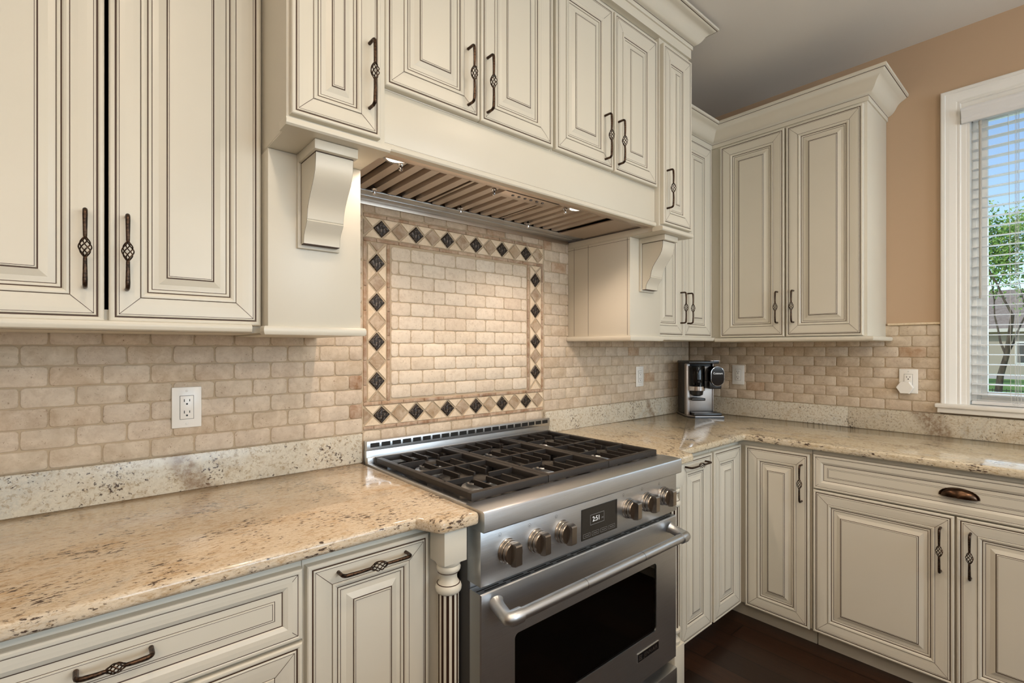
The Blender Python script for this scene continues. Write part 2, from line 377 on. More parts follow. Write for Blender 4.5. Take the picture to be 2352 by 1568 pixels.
def add_handle(door, x, z, L, horiz, t=.0182):
    src = handle_src(L)
    if src.get('_src') and src.parent is None:
        src.parent = door; o = src; del o['_src']
    else: o = src.copy(); col.objects.link(o); o.parent = door
    o.location = (x, -t, z); o.rotation_euler = (0, R(90) if horiz else 0, 0); return o

def cabinet(name, label, cat, loc, rz, W, H, depth, doors, group=None, hollow=False, toe=None, rail=None, body_h=None, railends=(0, 0), toe_rec=.075):
    """local frame: x along the front, y=0 is the face frame, +y to the wall. doors: (x0,x1,z0,z1,kind,handles)"""
    t = thing(name, label, cat, loc, rz, group)
    mb = MB()
    if hollow:
        mb.box(0, W, depth - .012, depth, 0, H, 'cabinet_dark'); mb.box(0, .018, .002, depth, 0, H, C_); mb.box(W - .018, W, .002, depth, 0, H, C_)
        mb.box(.018, W - .018, .002, depth - .012, 0, .02, C_); mb.box(.018, W - .018, .002, depth - .012, H - .02, H, C_)
        mb.box(.001, .04, -.0, .018, 0, H, C_); mb.box(W - .036, W - .001, 0, .018, 0, H, C_); mb.box(.04, W - .036, 0, .018, 0, .045, C_); mb.box(.04, W - .036, 0, .018, H - .04, H, C_)
    else:
        z0 = 0.09 if toe else 0
        mb.box(0, W, 0, depth, z0, H, C_, .0012)
        if toe: mb.box(.002, W - .002, toe_rec, depth, 0, z0, C_)
    mb.build('cabinet_body', t, local=True)
    for (x0, x1, z0, z1, kind, hs) in doors:
        nm = 'drawer_front' if kind == 'drawer' else 'door'
        d = door_mesh(x1 - x0, z1 - z0, kind=kind).build(nm, t, 22, local=True); d.location = (x0, -.0008, z0)
        for hh in hs:
            if hh[0] == 'cup':
                cup_pull(d, hh[1], hh[2])
            else: add_handle(d, hh[1], hh[2], hh[3], hh[0] == 'h')
    if rail:
        r = MB(); path = [(-railends[0], -.0), (W + railends[1], -.0)]
        r.sweep(RAIL, path, C_, closed=True); r.build('light_rail', t, local=True)
    return t
RAIL = [(-.02, 0), (.021, 0), (.026, .003), (.0285, .009), (.0285, .014), (.026, .019), (.020, .0215), (-.02, .0215)]
RAIL = [(o, z) for o, z in RAIL]
def cup_pull(door, x, z):
    mb = MB(); a, b, hgt = .057, .034, .022; L = []
    # elliptical flange and half dome that opens downwards
    for k in range(9):
        ph = k / 8 * math.pi / 2; ring = []
        for j in range(25):
            th = j / 24 * math.pi; ring.append((a * .90 * math.cos(th) * math.cos(ph), -.002 - hgt * math.sin(ph) * (.55 + .45 * math.sin(th)) ** .5, b * (math.sin(th) * math.cos(ph)) - b * .12))
        L.append(ring)
    V = [p for r_ in L for p in r_]; F = [[j * 25 + i, j * 25 + i + 1, (j + 1) * 25 + i + 1, (j + 1) * 25 + i] for j in range(8) for i in range(24)]
    mb.add(V, F, 'antique_brass')
    ring0, ring1 = [], []
    for j in range(40):
        th = math.pi * (1.06 * j / 39 - .03); ring0.append((a * math.cos(th), 0, b * .92 * math.sin(th))); ring1.append((a * .97 * math.cos(th), -.0028, b * .88 * math.sin(th)))
    ring2 = [(p[0] * .93, -.0012, p[2] * .9) for p in ring1]
    mb.loops([ring0, ring1, ring2], 'antique_brass', True, True)
    o = mb.build('cup_pull', door, 50, local=True); o.location = (x, -.0138, z - .012); return o

# ------------------------------------------------------------------ the setting
XW, CEIL = 3.025, 2.788
def struct(name, mb, parent=None, smooth=30): return tag(mb.build(name, parent, smooth), kind='structure') if parent is None else mb.build(name, parent, smooth)
b = MB(); b.box(-3.4, XW + .15, -5.7, .15, -.06, 0, 'wood_floor'); struct('floor', b)
b = MB(); b.box(-3.4, XW + .15, -5.7, .15, CEIL, CEIL + .12, 'ceiling_paint'); struct('ceiling', b)
b = MB(); b.box(-3.4, XW + .15, 0, .15, 0, CEIL, 'wall_paint'); struct('wall_back', b)
WY0, WY1, WZ0, WZ1 = -2.36, -1.372, 1.062, 2.42     # window opening
b = MB(); b.box(XW, XW + .15, WY1, 0, 0, CEIL, 'wall_paint'); b.box(XW, XW + .15, -5.7, WY0, 0, CEIL, 'wall_paint')
b.box(XW, XW + .15, WY0, WY1, 0, WZ0, 'wall_paint'); b.box(XW, XW + .15, WY0, WY1, WZ1, CEIL, 'wall_paint'); struct('wall_right', b)
b = MB(); b.box(-3.4, -3.25, -5.7, 0, 0, CEIL, 'wall_paint'); struct('wall_left', b)
b = MB(); yb = -5.6
for x0, x1, z0, z1 in ((-3.25, -2.7, 0, CEIL), (-1.1, .2, 0, CEIL), (2.8, XW, 0, CEIL), (-2.7, -1.1, 0, 1.0), (-2.7, -1.1, 2.5, CEIL), (.2, 2.8, 0, 1.0), (.2, 2.8, 2.5, CEIL)): b.box(x0, x1, yb - .1, yb, z0, z1, 'wall_paint')
struct('wall_front', b)

# ---- window: casing, jamb, sash, pane, stool and apron
wn = bpy.data.objects.new('window_1', None); wn.location = (XW, WY1, WZ0); col.objects.link(wn); wn['kind'] = 'structure'
b = MB(); b.T = Matrix.Translation((XW, 0, 0)) @ Matrix.Rotation(R(-90), 4, 'Z')   # local x = -y, local y = x - XW
cw = .094; o0, o1, zt = -WY1 - cw + .002, -WY0 + cw, WZ1 - .002 + cw - .010
def casing(b, xa, xb, z0, z1):
    prof = [(0, .004), (0, .028), (.004, .031), (.015, .031), (.018, .027), (.030, .026), (.052, .020), (.058, .017), (.060, .019), (.066, .019), (.070, .014), (.086, .013), (.090, .010), (.094, .004)]
    path = [(xa, z0), (xa, z1), (xb, z1), (xb, z0)]
    L = []
    for d, t in prof: L.append([(xa + d, -t, z0), (xa + d, -t, z1 - d), (xb - d, -t, z1 - d), (xb - d, -t, z0)])
    for j in range(len(L) - 1):
        b.add(L[j] + L[j + 1], [[i, i + 1, 5 + i, 4 + i] for i in range(3)], 'white_trim')
    b.add([l[0] for l in L], [list(range(len(L)))], 'white_trim'); b.add([l[3] for l in L], [list(range(len(L)))], 'white_trim')
casing(b, o0, o1, 1.068, 2.503); b.build('window_casing', wn, 25)
b = MB()
for y0, y1 in ((WY1 - .006, WY1 + .012), (WY0 - .012, WY0 + .006)): b.box(XW - .012, XW + .15, y0, y1, WZ0, WZ1 + .01, 'white_trim')
b.box(XW - .012, XW + .15, WY0, WY1, WZ1 - .006, WZ1 + .012, 'white_trim'); b.build('window_jamb', wn)
b = MB(); ys0, ys1, z0, z1 = WY0 + .006, WY1 - .006, WZ0 + .012, WZ1 - .006
for d, xx0, xx1 in ((.018, XW + .048, XW + .14), (.030, XW + .062, XW + .13), (.050, XW + .078, XW + .118)):
    b.box(xx0, xx1, ys1 - d, ys1, z0, z1, 'white_trim', .002); b.box(xx0, xx1, ys0, ys0 + d, z0, z1, 'white_trim', .002)
    b.box(xx0, xx1, ys0 + d, ys1 - d, z0, z0 + d, 'white_trim', .002); b.box(xx0, xx1, ys0 + d, ys1 - d, z1 - d, z1, 'white_trim', .002)
b.build('window_sash', wn)
b = MB(); b.box(XW + .094, XW + .098, ys0 + .05, ys1 - .05, z0 + .05, z1 - .05, 'pane_glass'); b.build('window_pane', wn)
b = MB(); b.box(2.970, XW + .10, WY0 - .13, -1.262, 1.050, 1.068, 'white_trim', .004); b.build('window_stool', wn)
b = MB(); b.box(2.984, XW - .001, WY0 - .115, -1.270, 1.0265, 1.050, 'white_trim', .002); b.build('window_apron', wn)

# ---- venetian blind
bl = thing('window_blind', 'white wooden venetian blind with open slats hanging in the window', 'blind', (XW + .04, WY1, WZ1))
b = MB(); b.T = Matrix.Translation((XW - .03, 0, 0)) @ Matrix.Rotation(R(-90), 4, 'Z')
pr = [(0, 2.339), (.004, 2.342), (.008, 2.352), (.005, 2.362), (.012, 2.378), (.018, 2.386), (.018, 2.396), (.022, 2.401), (0, 2.404), (-.012, 2.404), (-.012, 2.339)]
b.prism([(-o, z) for o, z in pr], 'x', 1.352, 2.39, 'blind_white'); b.build('valance', bl)
b = MB(); b.box(XW - .015, XW + .045, WY0 + .02, WY1 - .012, 2.355, 2.40, 'blind_white'); b.build('headrail', bl)
b = MB(); ys, ye = WY0 + .012, WY1 - .011; zs = 1.117; k = 0
while zs + k * .0441 < 2.345:
    z = zs + k * .0441; x0, x1 = XW + .004, XW + .052; P0, P1 = [], []
    for i in range(5):
        t = i / 4; xx = x0 + (x1 - x0) * t; zz = z + .0018 * math.sin(math.pi * t) + .0022 * t
        P0.append((xx, zz))
    pts = P0 + [(p[0], p[1] - .0020) for p in P0[::-1]]
    b.prism(pts, 'y', ys, ye, 'blind_white'); k += 1
b.build('slats', bl)
b = MB(); b.box(XW + .002, XW + .054, ys, ye, 1.0705, 1.086, 'blind_white', .003); b.build('bottom_rail', bl)
for yy in (-1.525, -2.2):
    b = MB()
    for xx in (XW + .001, XW + .056):
        for dy in (-.004, .004): b.tube([(xx, yy + dy, 2.36), (xx, yy + dy, 1.082)], .0008, 'cord', 5)
    b.build('ladder_cord', bl)
b = MB(); b.tube([(XW - .005, -1.50, 2.34), (XW - .006, -1.505, 1.8), (XW - .006, -1.508, 1.12), (XW - .008, -1.512, 1.085), (XW - .007, -1.525, 1.072), (XW - .006, -1.540, 1.09), (XW - .006, -1.535, 1.3)], .0009, 'cord', 5); b.build('pull_cord', bl)
b = MB(); b.tube([(XW - .006, -1.412, 2.322), (XW - .006, -1.413, 1.545)], .0052, 'wand_gray', 8); b.tube([(XW - .006, -1.412, 2.322), (XW - .006, -1.412, 2.338)], .0066, 'wand_gray', 8)
b.tube([(XW - .006, -1.414, 2.336), (XW + .001, -1.406, 2.348)], .0014, 'chrome', 6); b.build('tilt_wand', bl)

# ------------------------------------------------------------------ tiled backsplash
random.seed(7)
bs = thing('tile_backsplash', 'tumbled travertine brick-tile backsplash with a diamond mosaic frame behind the range', 'backsplash', (1.2, 0, 1.0))
def tile(mb, x0, x1, z0, z1, yf, m, rnd, r=.008, j=.0008, dep=.006, wall='A'):
    w_, h_ = x1 - x0, z1 - z0; r = min(r, .4 * w_, .4 * h_); base = []
    for cx, cz, a0 in ((x1 - r, z1 - r, 0), (x0 + r, z1 - r, 90), (x0 + r, z0 + r, 180), (x1 - r, z0 + r, 270)):
        for a in (0, 45, 90): base.append((cx + r * math.cos(R(a0 + a)), cz + r * math.sin(R(a0 + a))))
    q = []
    for i, p in enumerate(base):
        q.append((p[0] + random.uniform(-j, j), p[1] + random.uniform(-j, j)))
        nx = base[(i + 1) % 12]
        L_ = math.hypot(nx[0] - p[0], nx[1] - p[1])
        if L_ > .025:
            for t in (.25, .5, .75): q.append((p[0] + (nx[0] - p[0]) * t + random.uniform(-j, j), p[1] + (nx[1] - p[1]) * t + random.uniform(-j, j)))
    cx, cz = (x0 + x1) / 2, (z0 + z1) / 2
    def ring(d, y):
        out = []
        for p in q:
            vx, vz = p[0] - cx, p[1] - cz; a = max(0, 1 - d / (w_ / 2)); c = max(0, 1 - d / (h_ / 2)); X, Zz = cx + vx * a, cz + vz * c
            out.append((X, y, Zz) if wall == 'A' else (XW - (-y), -X, Zz))
        return out
    y = yf; mb.loops([ring(0, y + dep), ring(0, y + .0022), ring(.0008, y + .0008), ring(.0026, y)], m, False, True, rnd)
def field(mb, X0, X1, Z0, Z1, zoff, pitch_x, ph_even, ph_odd, yf=-.0125, wall='A', gap=.0028, m='travertine', acc=()):
    k0 = int(math.floor((Z0 - zoff) / .052)) - 1
    for k in range(k0, k0 + 40):
        a, c = zoff + k * .052, zoff + (k + 1) * .052; a2, c2 = max(a, Z0), min(c, Z1)
        if c2 - a2 < .008: continue
        ph = ph_even if k % 2 == 0 else ph_odd; i0 = int(math.floor((X0 - ph) / pitch_x)) - 1
        for i in range(i0, i0 + 60):
            u, v_ = ph + i * pitch_x, ph + (i + 1) * pitch_x; u2, v2 = max(u, X0), min(v_, X1)
            if v2 - u2 < .010: continue
            rv = random.random() * .93; rv = .93 if rv > .89 and random.random() < .5 else rv * .92
            for (ax, az) in acc:
                if u2 <= ax <= v2 and a2 <= az <= c2: rv = 1.0
            tile(mb, u2 + gap / 2, v2 - gap / 2, a2 + gap / 2, c2 - gap / 2, yf + random.uniform(-.0006, .0006), m, rv, wall=wall)
b = MB()
field(b, -.75, .7545, 1.0185, 1.86, 1.0185, .1035, -.072, -.124, acc=((.73, 1.2), (.73, 1.095)))
field(b, 1.6665, 3.008, 1.0185, 1.86, 1.0185, .1043, 1.880, 1.929)
field(b, .7560, 1.6650, 1.8165, 1.866, 1.8145, .104, .80, .76)
field(b, .7560, 1.6650, .918, 1.0235, .9730, .104, .72, .775)
b.build('field_tiles', bs, 40)
b = MB(); field(b, .8650, 1.5575, 1.1335, 1.7065, 1.1335, .1042, .845, .8975, m='pale_travertine'); b.build('framed_tiles', bs, 40)
b = MB(); field(b, .0165, 1.2775, 1.0185, 1.4345, 1.0185, .1053, .2235, .2785, yf=-.0125, wall='B'); bw = thing('tile_backsplash', 'travertine brick-tile backsplash on the window wall, ending at the white casing', 'backsplash', (XW, -.6, 1.2)); b.build('field_tiles', bw, 40)
b = MB(); b.box(XW - .0095, XW - .0002, -1.277, -.0125, 1.0178, 1.436, 'grout'); b.build('grout', bw)
b = MB(); b.box(-.76, .7545, -.0095, -.0002, 1.0178, 1.870, 'grout'); b.box(.7545, 1.6660, -.0095, -.0002, .917, 1.870, 'grout'); b.box(1.6660, 3.012, -.0095, -.0002, 1.0178, 1.870, 'grout'); b.build('grout', bs)
b = MB(); b.prism([(0, 1.4345), (-.016, 1.4345), (-.020, 1.4365), (-.021, 1.440), (-.020, 1.4435), (-.016, 1.446), (0, 1.446)], 'x', 1.079, 1.2775, 'cap_stone')
b.v = [Vector((XW + p.y, -p.x, p.z)) for p in b.v]; b.build('cap_tile', bw)
# mosaic frame
b = MB(); g = .0009; YF = -.0130
def bar(x0, x1, z0, z1, horiz, step=.0905, off=0.):
    a, e = (x0, x1) if horiz else (z0, z1); p = a - off
    while p < e - .004:
        q0, q1 = max(p, a), min(p + step, e)
        if q1 - q0 > .008:
            X0, X1, Z0, Z1 = (q0, q1, z0, z1) if horiz else (x0, x1, q0, q1)
            tile(b, X0 + g, X1 - g, Z0 + g * .5, Z1 - g * .5, YF - .001, 'pencil_stone', random.random(), r=.002, j=.0004)
        p += step
bar(.756, 1.6645, 1.8005, 1.8145, True); bar(.756, 1.6645, 1.7125, 1.7265, True, off=.04)
bar(.756, 1.6645, 1.1135, 1.1275, True, off=.02); bar(.756, 1.6645, 1.0255, 1.0395, True, off=.05)
for xa in (.756, .848, 1.5605, 1.6505): bar(xa, xa + .014, 1.1275, 1.7125, False, off=.03)
b.build('pencil_border', bs, 40)
def poly_tile(mb, pts, m, rnd, inset=.0012, y=YF):
    cx = sum(p[0] for p in pts) / len(pts); cz = sum(p[1] for p in pts) / len(pts)
    def sc_(d):
        out = []
        for p in pts:
            v_ = Vector((p[0] - cx, p[1] - cz)); L_ = v_.length; v_ = v_ * max(0, (L_ - d) / L_); out.append((cx + v_.x, cz + v_.y))
        return out
    L = [[(p[0], y + .005, p[1]) for p in sc_(.001)], [(p[0], y + .001, p[1]) for p in sc_(.001)], [(p[0], y, p[1]) for p in sc_(.001 + inset)]]
    mb.loops(L, m, False, True, rnd)
PT = .0725; hw, hh = PT / 2, .0355; cream = MB(); brown = MB(); metal_at = []
def dia(c, metal, horizontal, lo=False, hi=False):
    x, z = c; a, c_ = hw * .92, .0315
    if not horizontal: a, c_ = .0315, hw * .92
    if metal: metal_at.append((x, z, a, c_))
    else:
        q = MB(); poly_tile(q, [(x, z - c_), (x + a, z), (x, z + c_), (x - a, z)], 'brown_stone', random.random()); q.build('stone_accent_tile', bs)
for zc in (1.7640, 1.0765):
    xs = [.8280 + PT * i for i in range(12)]
    for i, x in enumerate(xs): dia((x, zc), i % 2 == 0, True)
    poly_tile(brown, [(.7575, zc - .029), (.7895, zc), (.7575, zc + .029)], 'brown_stone', .3)
    for i in range(-1, 12):
        xm = .8280 + PT * (i + .5); x0, x1 = max(xm - hw, .757), min(xm + hw, 1.664)
        for s_ in (1, -1): poly_tile(cream, [(x0 + .004, zc + s_ * .0355), (x1 - .004, zc + s_ * .0355), (xm, zc + s_ * .004)], 'cream_stone', random.random(), .0008)
for xc, first, nn, ends in ((.8090, 1.6370, 7, True), (1.6135, 1.6450, 7, False)):
    for i in range(nn): dia((xc, first - PT * i), i % 2 == 0, False)
    if ends: 
        poly_tile(brown, [(xc - .029, 1.7105), (xc + .029, 1.7105), (xc, 1.6785)], 'brown_stone', .5); poly_tile(brown, [(xc - .029, 1.1290), (xc + .029, 1.1290), (xc, 1.161)], 'brown_stone', .8)
    for i in range(-1, nn):
        zm = first - PT * (i + .5); z0, z1 = max(zm - hw, 1.1285), min(zm + hw, 1.7115)
        for s_ in (1, -1):
            xe = xc + s_ * .0355; poly_tile(cream, [(xe, z0 + .004), (xe, z1 - .004), (xc + s_ * .004, zm)], 'cream_stone', random.random(), .0008)
    if not ends:
        poly_tile(cream, [(xc - .030, 1.7105), (xc + .030, 1.7105), (xc, 1.687)], 'cream_stone', .5); poly_tile(cream, [(xc - .030, 1.1290), (xc + .030, 1.1290), (xc, 1.168)], 'cream_stone', .5)
cream.build('cream_triangles', bs); brown.build('half_diamonds', bs)
mt = MB(); NN = 18; V = []
for i in range(NN + 1):
    for j in range(NN + 1):
        u, v_ = i / NN * 2 - 1, j / NN * 2 - 1; e = max(abs(u), abs(v_)); rr = math.hypot(u, v_); th = math.atan2(v_, u)
        hgt = .0004 + .0011 * (.5 + .5 * math.cos(4 * th + 7 * rr)) * (1 if rr > .18 else .4) + (.0014 if rr < .16 else 0) + .0006 * math.sin(9 * u) * math.sin(9 * v_)
        if e > .86: hgt = .0012
        if e > .97: hgt = -.003
        V.append(((u - v_) / 2, -hgt, (u + v_) / 2))
mt.add(V, [[i * (NN + 1) + j, (i + 1) * (NN + 1) + j, (i + 1) * (NN + 1) + j + 1, i * (NN + 1) + j + 1] for i in range(NN) for j in range(NN)], 'metal_insert')
src = mt.build('metal_accent_tile', bs, 30, local=True, label='dark bronze relief diamond tile')
for i, (x, z, a, c_) in enumerate(metal_at):
    o = src if i == 0 else src.copy()
    if i: col.objects.link(o); o.parent = bs
    o.location = (x - 1.2, YF - .0005, z - 1.0); o.scale = (a, 1, c_)

# ------------------------------------------------------------------ granite
def offset_poly(poly, d):
    n_ = len(poly); out = []
    for i in range(n_):
        p0, p1, p2 = Vector(poly[i - 1]), Vector(poly[i]), Vector(poly[(i + 1) % n_]); a = (p1 - p0).normalized(); c = (p2 - p1).normalized()
        n0, n1 = Vector((-a.y, a.x)), Vector((-c.y, c.x)); mt_ = (n0 + n1); mt_ = mt_ / max(.3, mt_.length_squared) * 2 if mt_.length > 0 else n0
        out.append((p1.x + mt_.x * d, p1.y + mt_.y * d))
    return out
def slab(name, poly, m, label, cat='countertop', z0=.884, z1=.914):
    b = MB(); L = []
    for ins, z in ((.004, z0), (.0008, z0 + .003), (0, z0 + .008), (0, z1 - .011), (.0012, z1 - .006), (.0040, z1 - .0018), (.009, z1)):
        L.append([(x, y, z) for x, y in offset_poly(poly, ins)])
    b.loops(L, m); return tag(b.build(name, None, 50), label, cat)
def rc(p, a, b_, r, n_=5):  # rounded corner between directions
    p = Vector(p); a = (Vector(a) - p).normalized() * r; c = (Vector(b_) - p).normalized() * r
    return [tuple(p + a * (1 - t) ** 2 + c * t ** 2) for t in [i / n_ for i in range(n_ + 1)]]
polyL = [(-.75, -.004), (-.75, -.655), (.602, -.655)] + rc((.632, -.724), (.602, -.655), (.74, -.724), .012) + rc((.745, -.724), (.632, -.724), (.745, 0), .012) + [(.745, -.004)]
slab('countertop', polyL, 'granite_top', 'gold and cream granite countertop left of the range, stepping out over the turned post')
polyR = [(1.674, -.004), ] + rc((1.674, -.724), (1.674, 0), (1.786, -.724), .012) + rc((1.786, -.724), (1.674, -.724), (1.814, -.655), .012) + [(1.814, -.655), (2.350, -.655)] + rc((2.372, -.655), (2.2, -.655), (2.372, -.8), .012) + [(2.372, -3.0), (3.021, -3.0), (3.021, -.004)]
slab('countertop', polyR, 'granite_corner', 'L-shaped granite countertop wrapping the corner under the window')
def splash(x0, x1, y0, y1, label):
    b = MB(); b.box(x0, x1, y0, y1, .9143, 1.0175, 'granite_splash', .0015); return tag(b.build('granite_splash'), label, 'backsplash')
splash(-.75, .747, -.025, -.0005, 'granite splash strip against the wall left of the range, with a brown vein')
splash(1.6685, 3.0245, -.025, -.0005, 'granite splash strip between the range and the corner coffee maker')
splash(3.000, 3.0245, -1.262 + .35, -.0255, 'granite splash strip under the side wall outlet nearest the corner')
splash(3.000, 3.0245, -3.0, -.9125, 'granite splash strip under the window sill')

# ------------------------------------------------------------------ wall cabinets
HL = .157
cabinet('wall_cabinet', 'two-door cream glazed wall cabinet at the far left, left of the hood', 'cabinet', (-.272, -.33, 1.362), 0, .612, 1.10, .328,
        [(.006, .301, .018, 1.078, 'door', [('v', .264, .150, HL)]), (.308, .606, .018, 1.078, 'door', [('v', .031, .150, HL)])], 'wall cabinets', hollow=True, rail=True, railends=(0, -.0275))
# left cabinet's neighbours run on out of frame
cabinet('wall_cabinet', 'cream glazed wall cabinet right of the hood, half hidden behind the corbel', 'cabinet', (2.081, -.33, 1.362), 0, .610, 1.09, .328,
        [(.004, .277, .020, 1.078, 'door', [('v', .245, .150, HL)]), (.281, .576, .020, 1.078, 'door', [('v', .037, .150, HL)])], 'wall cabinets', rail=True, railends=(0, -.0))
cabinet('wall_cabinet', 'tall two-door cream glazed wall cabinet on the window wall, beside the tan wall', 'cabinet', (2.692, -.3305, 1.362), R(-90), .7395, 1.09, .331,
        [(.0585, .392, .020, 1.078, 'door', [('v', .302, .150, HL)]), (.400, .727, .020, 1.078, 'door', [('v', .036, .150, HL)])], 'wall cabinets')
b = MB(); b.sweep([(o, z + 1.3575) for o, z in RAIL], [(2.692, -.362), (2.692, -1.070), (3.0115, -1.070)], C_, closed=True)
b.box(2.70, 3.01, -1.0, -.34, 1.3577, 1.3615, C_)
tag(b.build('light_rail'), 'rounded cream light rail under the window-wall cabinet', 'trim')

# crown over the corner cabinets
CR = [(0, 2.450), (.006, 2.450), (.006, 2.470), (.0065, 2.472), (.008, 2.474), (.016, 2.4765), (.0235, 2.482), (.030, 2.489), (.036, 2.498), (.041, 2.508), (.046, 2.517), (.053, 2.525), (.062, 2.5315), (.072, 2.537), (.081, 2.5435), (.083, 2.5455), (.088, 2.547), (.088, 2.559), (0, 2.559)]
b = MB(); b.sweep(CR, [(2.083, -.330), (2.692, -.330), (2.692, -1.070), (3.024, -1.070)], C_, closed=True)
e = .0005
for zz, oo in ((2.4715, .0068), (2.5440, .0826)):
    b.sweep([(oo - .002, zz - .0006), (oo + .0004, zz - .0006), (oo + .0004, zz + .0006), (oo - .002, zz + .0006)], [(2.083, -.330), (2.692, -.330), (2.692, -1.070), (3.024, -1.070)], G_, closed=True)
tag(b.build('crown_molding', smooth=40), 'cream crown molding along the top of the corner wall cabinets', 'molding')

# ------------------------------------------------------------------ mantel hood
HZ0, HZ1 = 1.840, 2.640
ZA = dict()
for side, x0, hx, lab in (('L', .341, .184, 'narrow one-door cream cabinet column at the left end of the hood'), ('R', 1.839, .024, 'narrow one-door cream cabinet column at the right end of the hood')):
    cabinet('column_cabinet', lab, 'cabinet', (x0, -.535, HZ0 - .014), 0, .240, .815, .533,
            [(.006, .220, .024, .788, 'door', [('v', hx, .148, .160)])] if side == 'L' else [(.006, .234, .024, .788, 'door', [('v', hx, .148, .160)])], 'hood column cabinets')
    # shelf molding under the column
    b = MB(); zz = HZ0 - .018
    pr = [(-.03, zz), (.017, zz), (.021, zz + .004), (.022, zz + .010), (.019, zz + .017), (.012, zz + .020), (-.03, zz + .020)]
    xa, xb = x0 - .006, x0 + .246
    b.box(x0 + .0005, x0 + .2395, -.5052, -.003, zz, zz + .0035, C_)
    b.sweep(pr, [(xa, -.535), (xb, -.535)], C_, closed=True)
    t = [o for o in col.objects if o.name.startswith('column_cabinet')][-1 if side == 'R' else 0]
    b.build('shelf_molding', t)
    # lower pilaster box with corbel
    p = thing('corbel_bracket', 'plain cream box with a scrolled corbel under the %s column of the hood' % ('left' if side == 'L' else 'right'), 'bracket', (x0, -.387, 1.362), 0, 'corbel boxes under the hood')
    b = MB(); b.box(x0, x0 + .240, -.387, -.0135, 1.379, HZ0 - .0185, C_, .001); b.build('pilaster_box', p)
    b = MB()
    for xs in ((.62, .55, .10) if side == 'R' else ()):
        pass
    if side == 'R':   # board joints on the side that faces the range
        for yy in (-.145, -.373): b.box(x0 - .0004, x0 + .002, yy - .0008, yy + .0008, 1.382, HZ0 - .02, G_)
        b.box(x0 - .0004, x0 + .002, -.055, -.0535, 1.382, HZ0 - .02, G_)
        b.box(x0 - .0004, x0 + .002, -.386, -.014, HZ0 - .030, HZ0 - .0288, G_)
        b.build('board_joints', p)
    b = MB(); pth = [(x0, -.014), (x0, -.387), (x0 + .24, -.387), (x0 + .24, -.36 if side == 'R' else -.014)]
    pth = [(x0, -.360), (x0, -.387), (x0 + .24, -.387), (x0 + .24, -.014)] if side == 'L' else [(x0, -.014), (x0, -.387), (x0 + .24, -.387), (x0 + .24, -.360)]
    k9 = .42
    b.sweep([((o if o < 0 else o * k9), z + 1.3575) for o, z in RAIL], pth, C_, closed=True)
    b.box(x0 + .004, x0 + .236, -.384, -.014, 1.3578, 1.3788, C_)
    b.build('bottom_rail', p)
    cx = x0 + .122
    # corbel: back plate, cap, scroll body with glaze lines
    c = MB(); c.box(cx - .054, cx + .054, -.398, -.3872, 1.5805, HZ0 - .0185, C_, .001)
    c.box(cx - .0535, cx + .0535, -.520, -.398, 1.798, HZ0 - .0185, C_, .0015)
    prof = [(-.398, 1.797), (-.506, 1.797), (-.506, 1.790)]
    for t, y in ((0, .0), (.12, .001), (.25, .005), (.38, .014), (.50, .027), (.62, .040), (.74, .051), (.86, .058), (1.0, .062)): prof.append((-.506 + y, 1.790 - .142 * t))
    prof += [(-.442, 1.646), (-.444, 1.643), (-.438, 1.634), (-.428, 1.622), (-.421, 1.608), (-.419, 1.590), (-.398, 1.590)]
    c.prism(prof, 'x', cx - .046, cx + .046, C_)
    ob = c.build('corbel', p, 25)
    gl = MB()
    def inset(pp, d):
        yc, zc = -.43, 1.70; return [(y + (d if y < -.40 else -.0), z) for y, z in pp]
    for sx in (-1, 1):
        edge = prof[1:-1]
        for (p0, p1) in zip(edge[:-1], edge[1:]):
            X = cx + sx * .0462
            gl.add([(X, p0[0] - .0002, p0[1]), (X, p1[0] - .0002, p1[1]), (X, p1[0] + .0016, p1[1]), (X, p0[0] + .0016, p0[1])], [[0, 1, 2, 3]], G_)
        X = cx + sx * .0463
        gl.box(X - .0003, X + .0003, -.3995, -.3980, 1.592, 1.796, G_); gl.box(X - .0003, X + .0003, -.5065, -.398, 1.7955, 1.7972, G_)
    gl.box(cx - .0465, cx + .0465, -.5068, -.500, 1.7958, 1.7978, G_); gl.box(cx - .046, cx + .046, -.4192, -.400, 1.5888, 1.5902, G_)
    gl.build('glaze_lines', ob)
XA, XB = .5815, 1.8365
cz0 = 2.000
cabinet('hood_cabinet', 'pair of short cream cabinet doors above the left half of the hood', 'cabinet', (XA, -.515, cz0), 0, .6255, .641, .513,
        [(.002, .307, .003, .618, 'door', [('v', .262, .114, .164)]), (.311, .618, .003, .618, 'door', [('v', .024, .114, .164)])], 'hood cabinets')
cabinet('hood_cabinet', 'pair of short cream cabinet doors above the right half of the hood', 'cabinet', (XA + .6275, -.515, cz0), 0, .6275, .641, .513,
        [(.004, .320, .003, .618, 'door', [('v', .266, .114, .164)]), (.329, .620, .003, .618, 'door', [('v', .022, .114, .164)])], 'hood cabinets')
b = MB(); b.box(XA, XB, -.515, -.495, 1.8615, 1.9995, C_, .0008)
pr = [(-.018, 1.842), (.005, 1.842), (.008, 1.846), (.008, 1.855), (.004, 1.860), (-.018, 1.8605)]
b.sweep(pr, [(XA, -.515), (XB, -.515)], C_, closed=True); b.box(XA, XB, -.5162, -.510, 1.8600, 1.8618, G_)
tag(b.build('hood_valance'), 'plain cream valance board below the four short hood doors', 'valance')
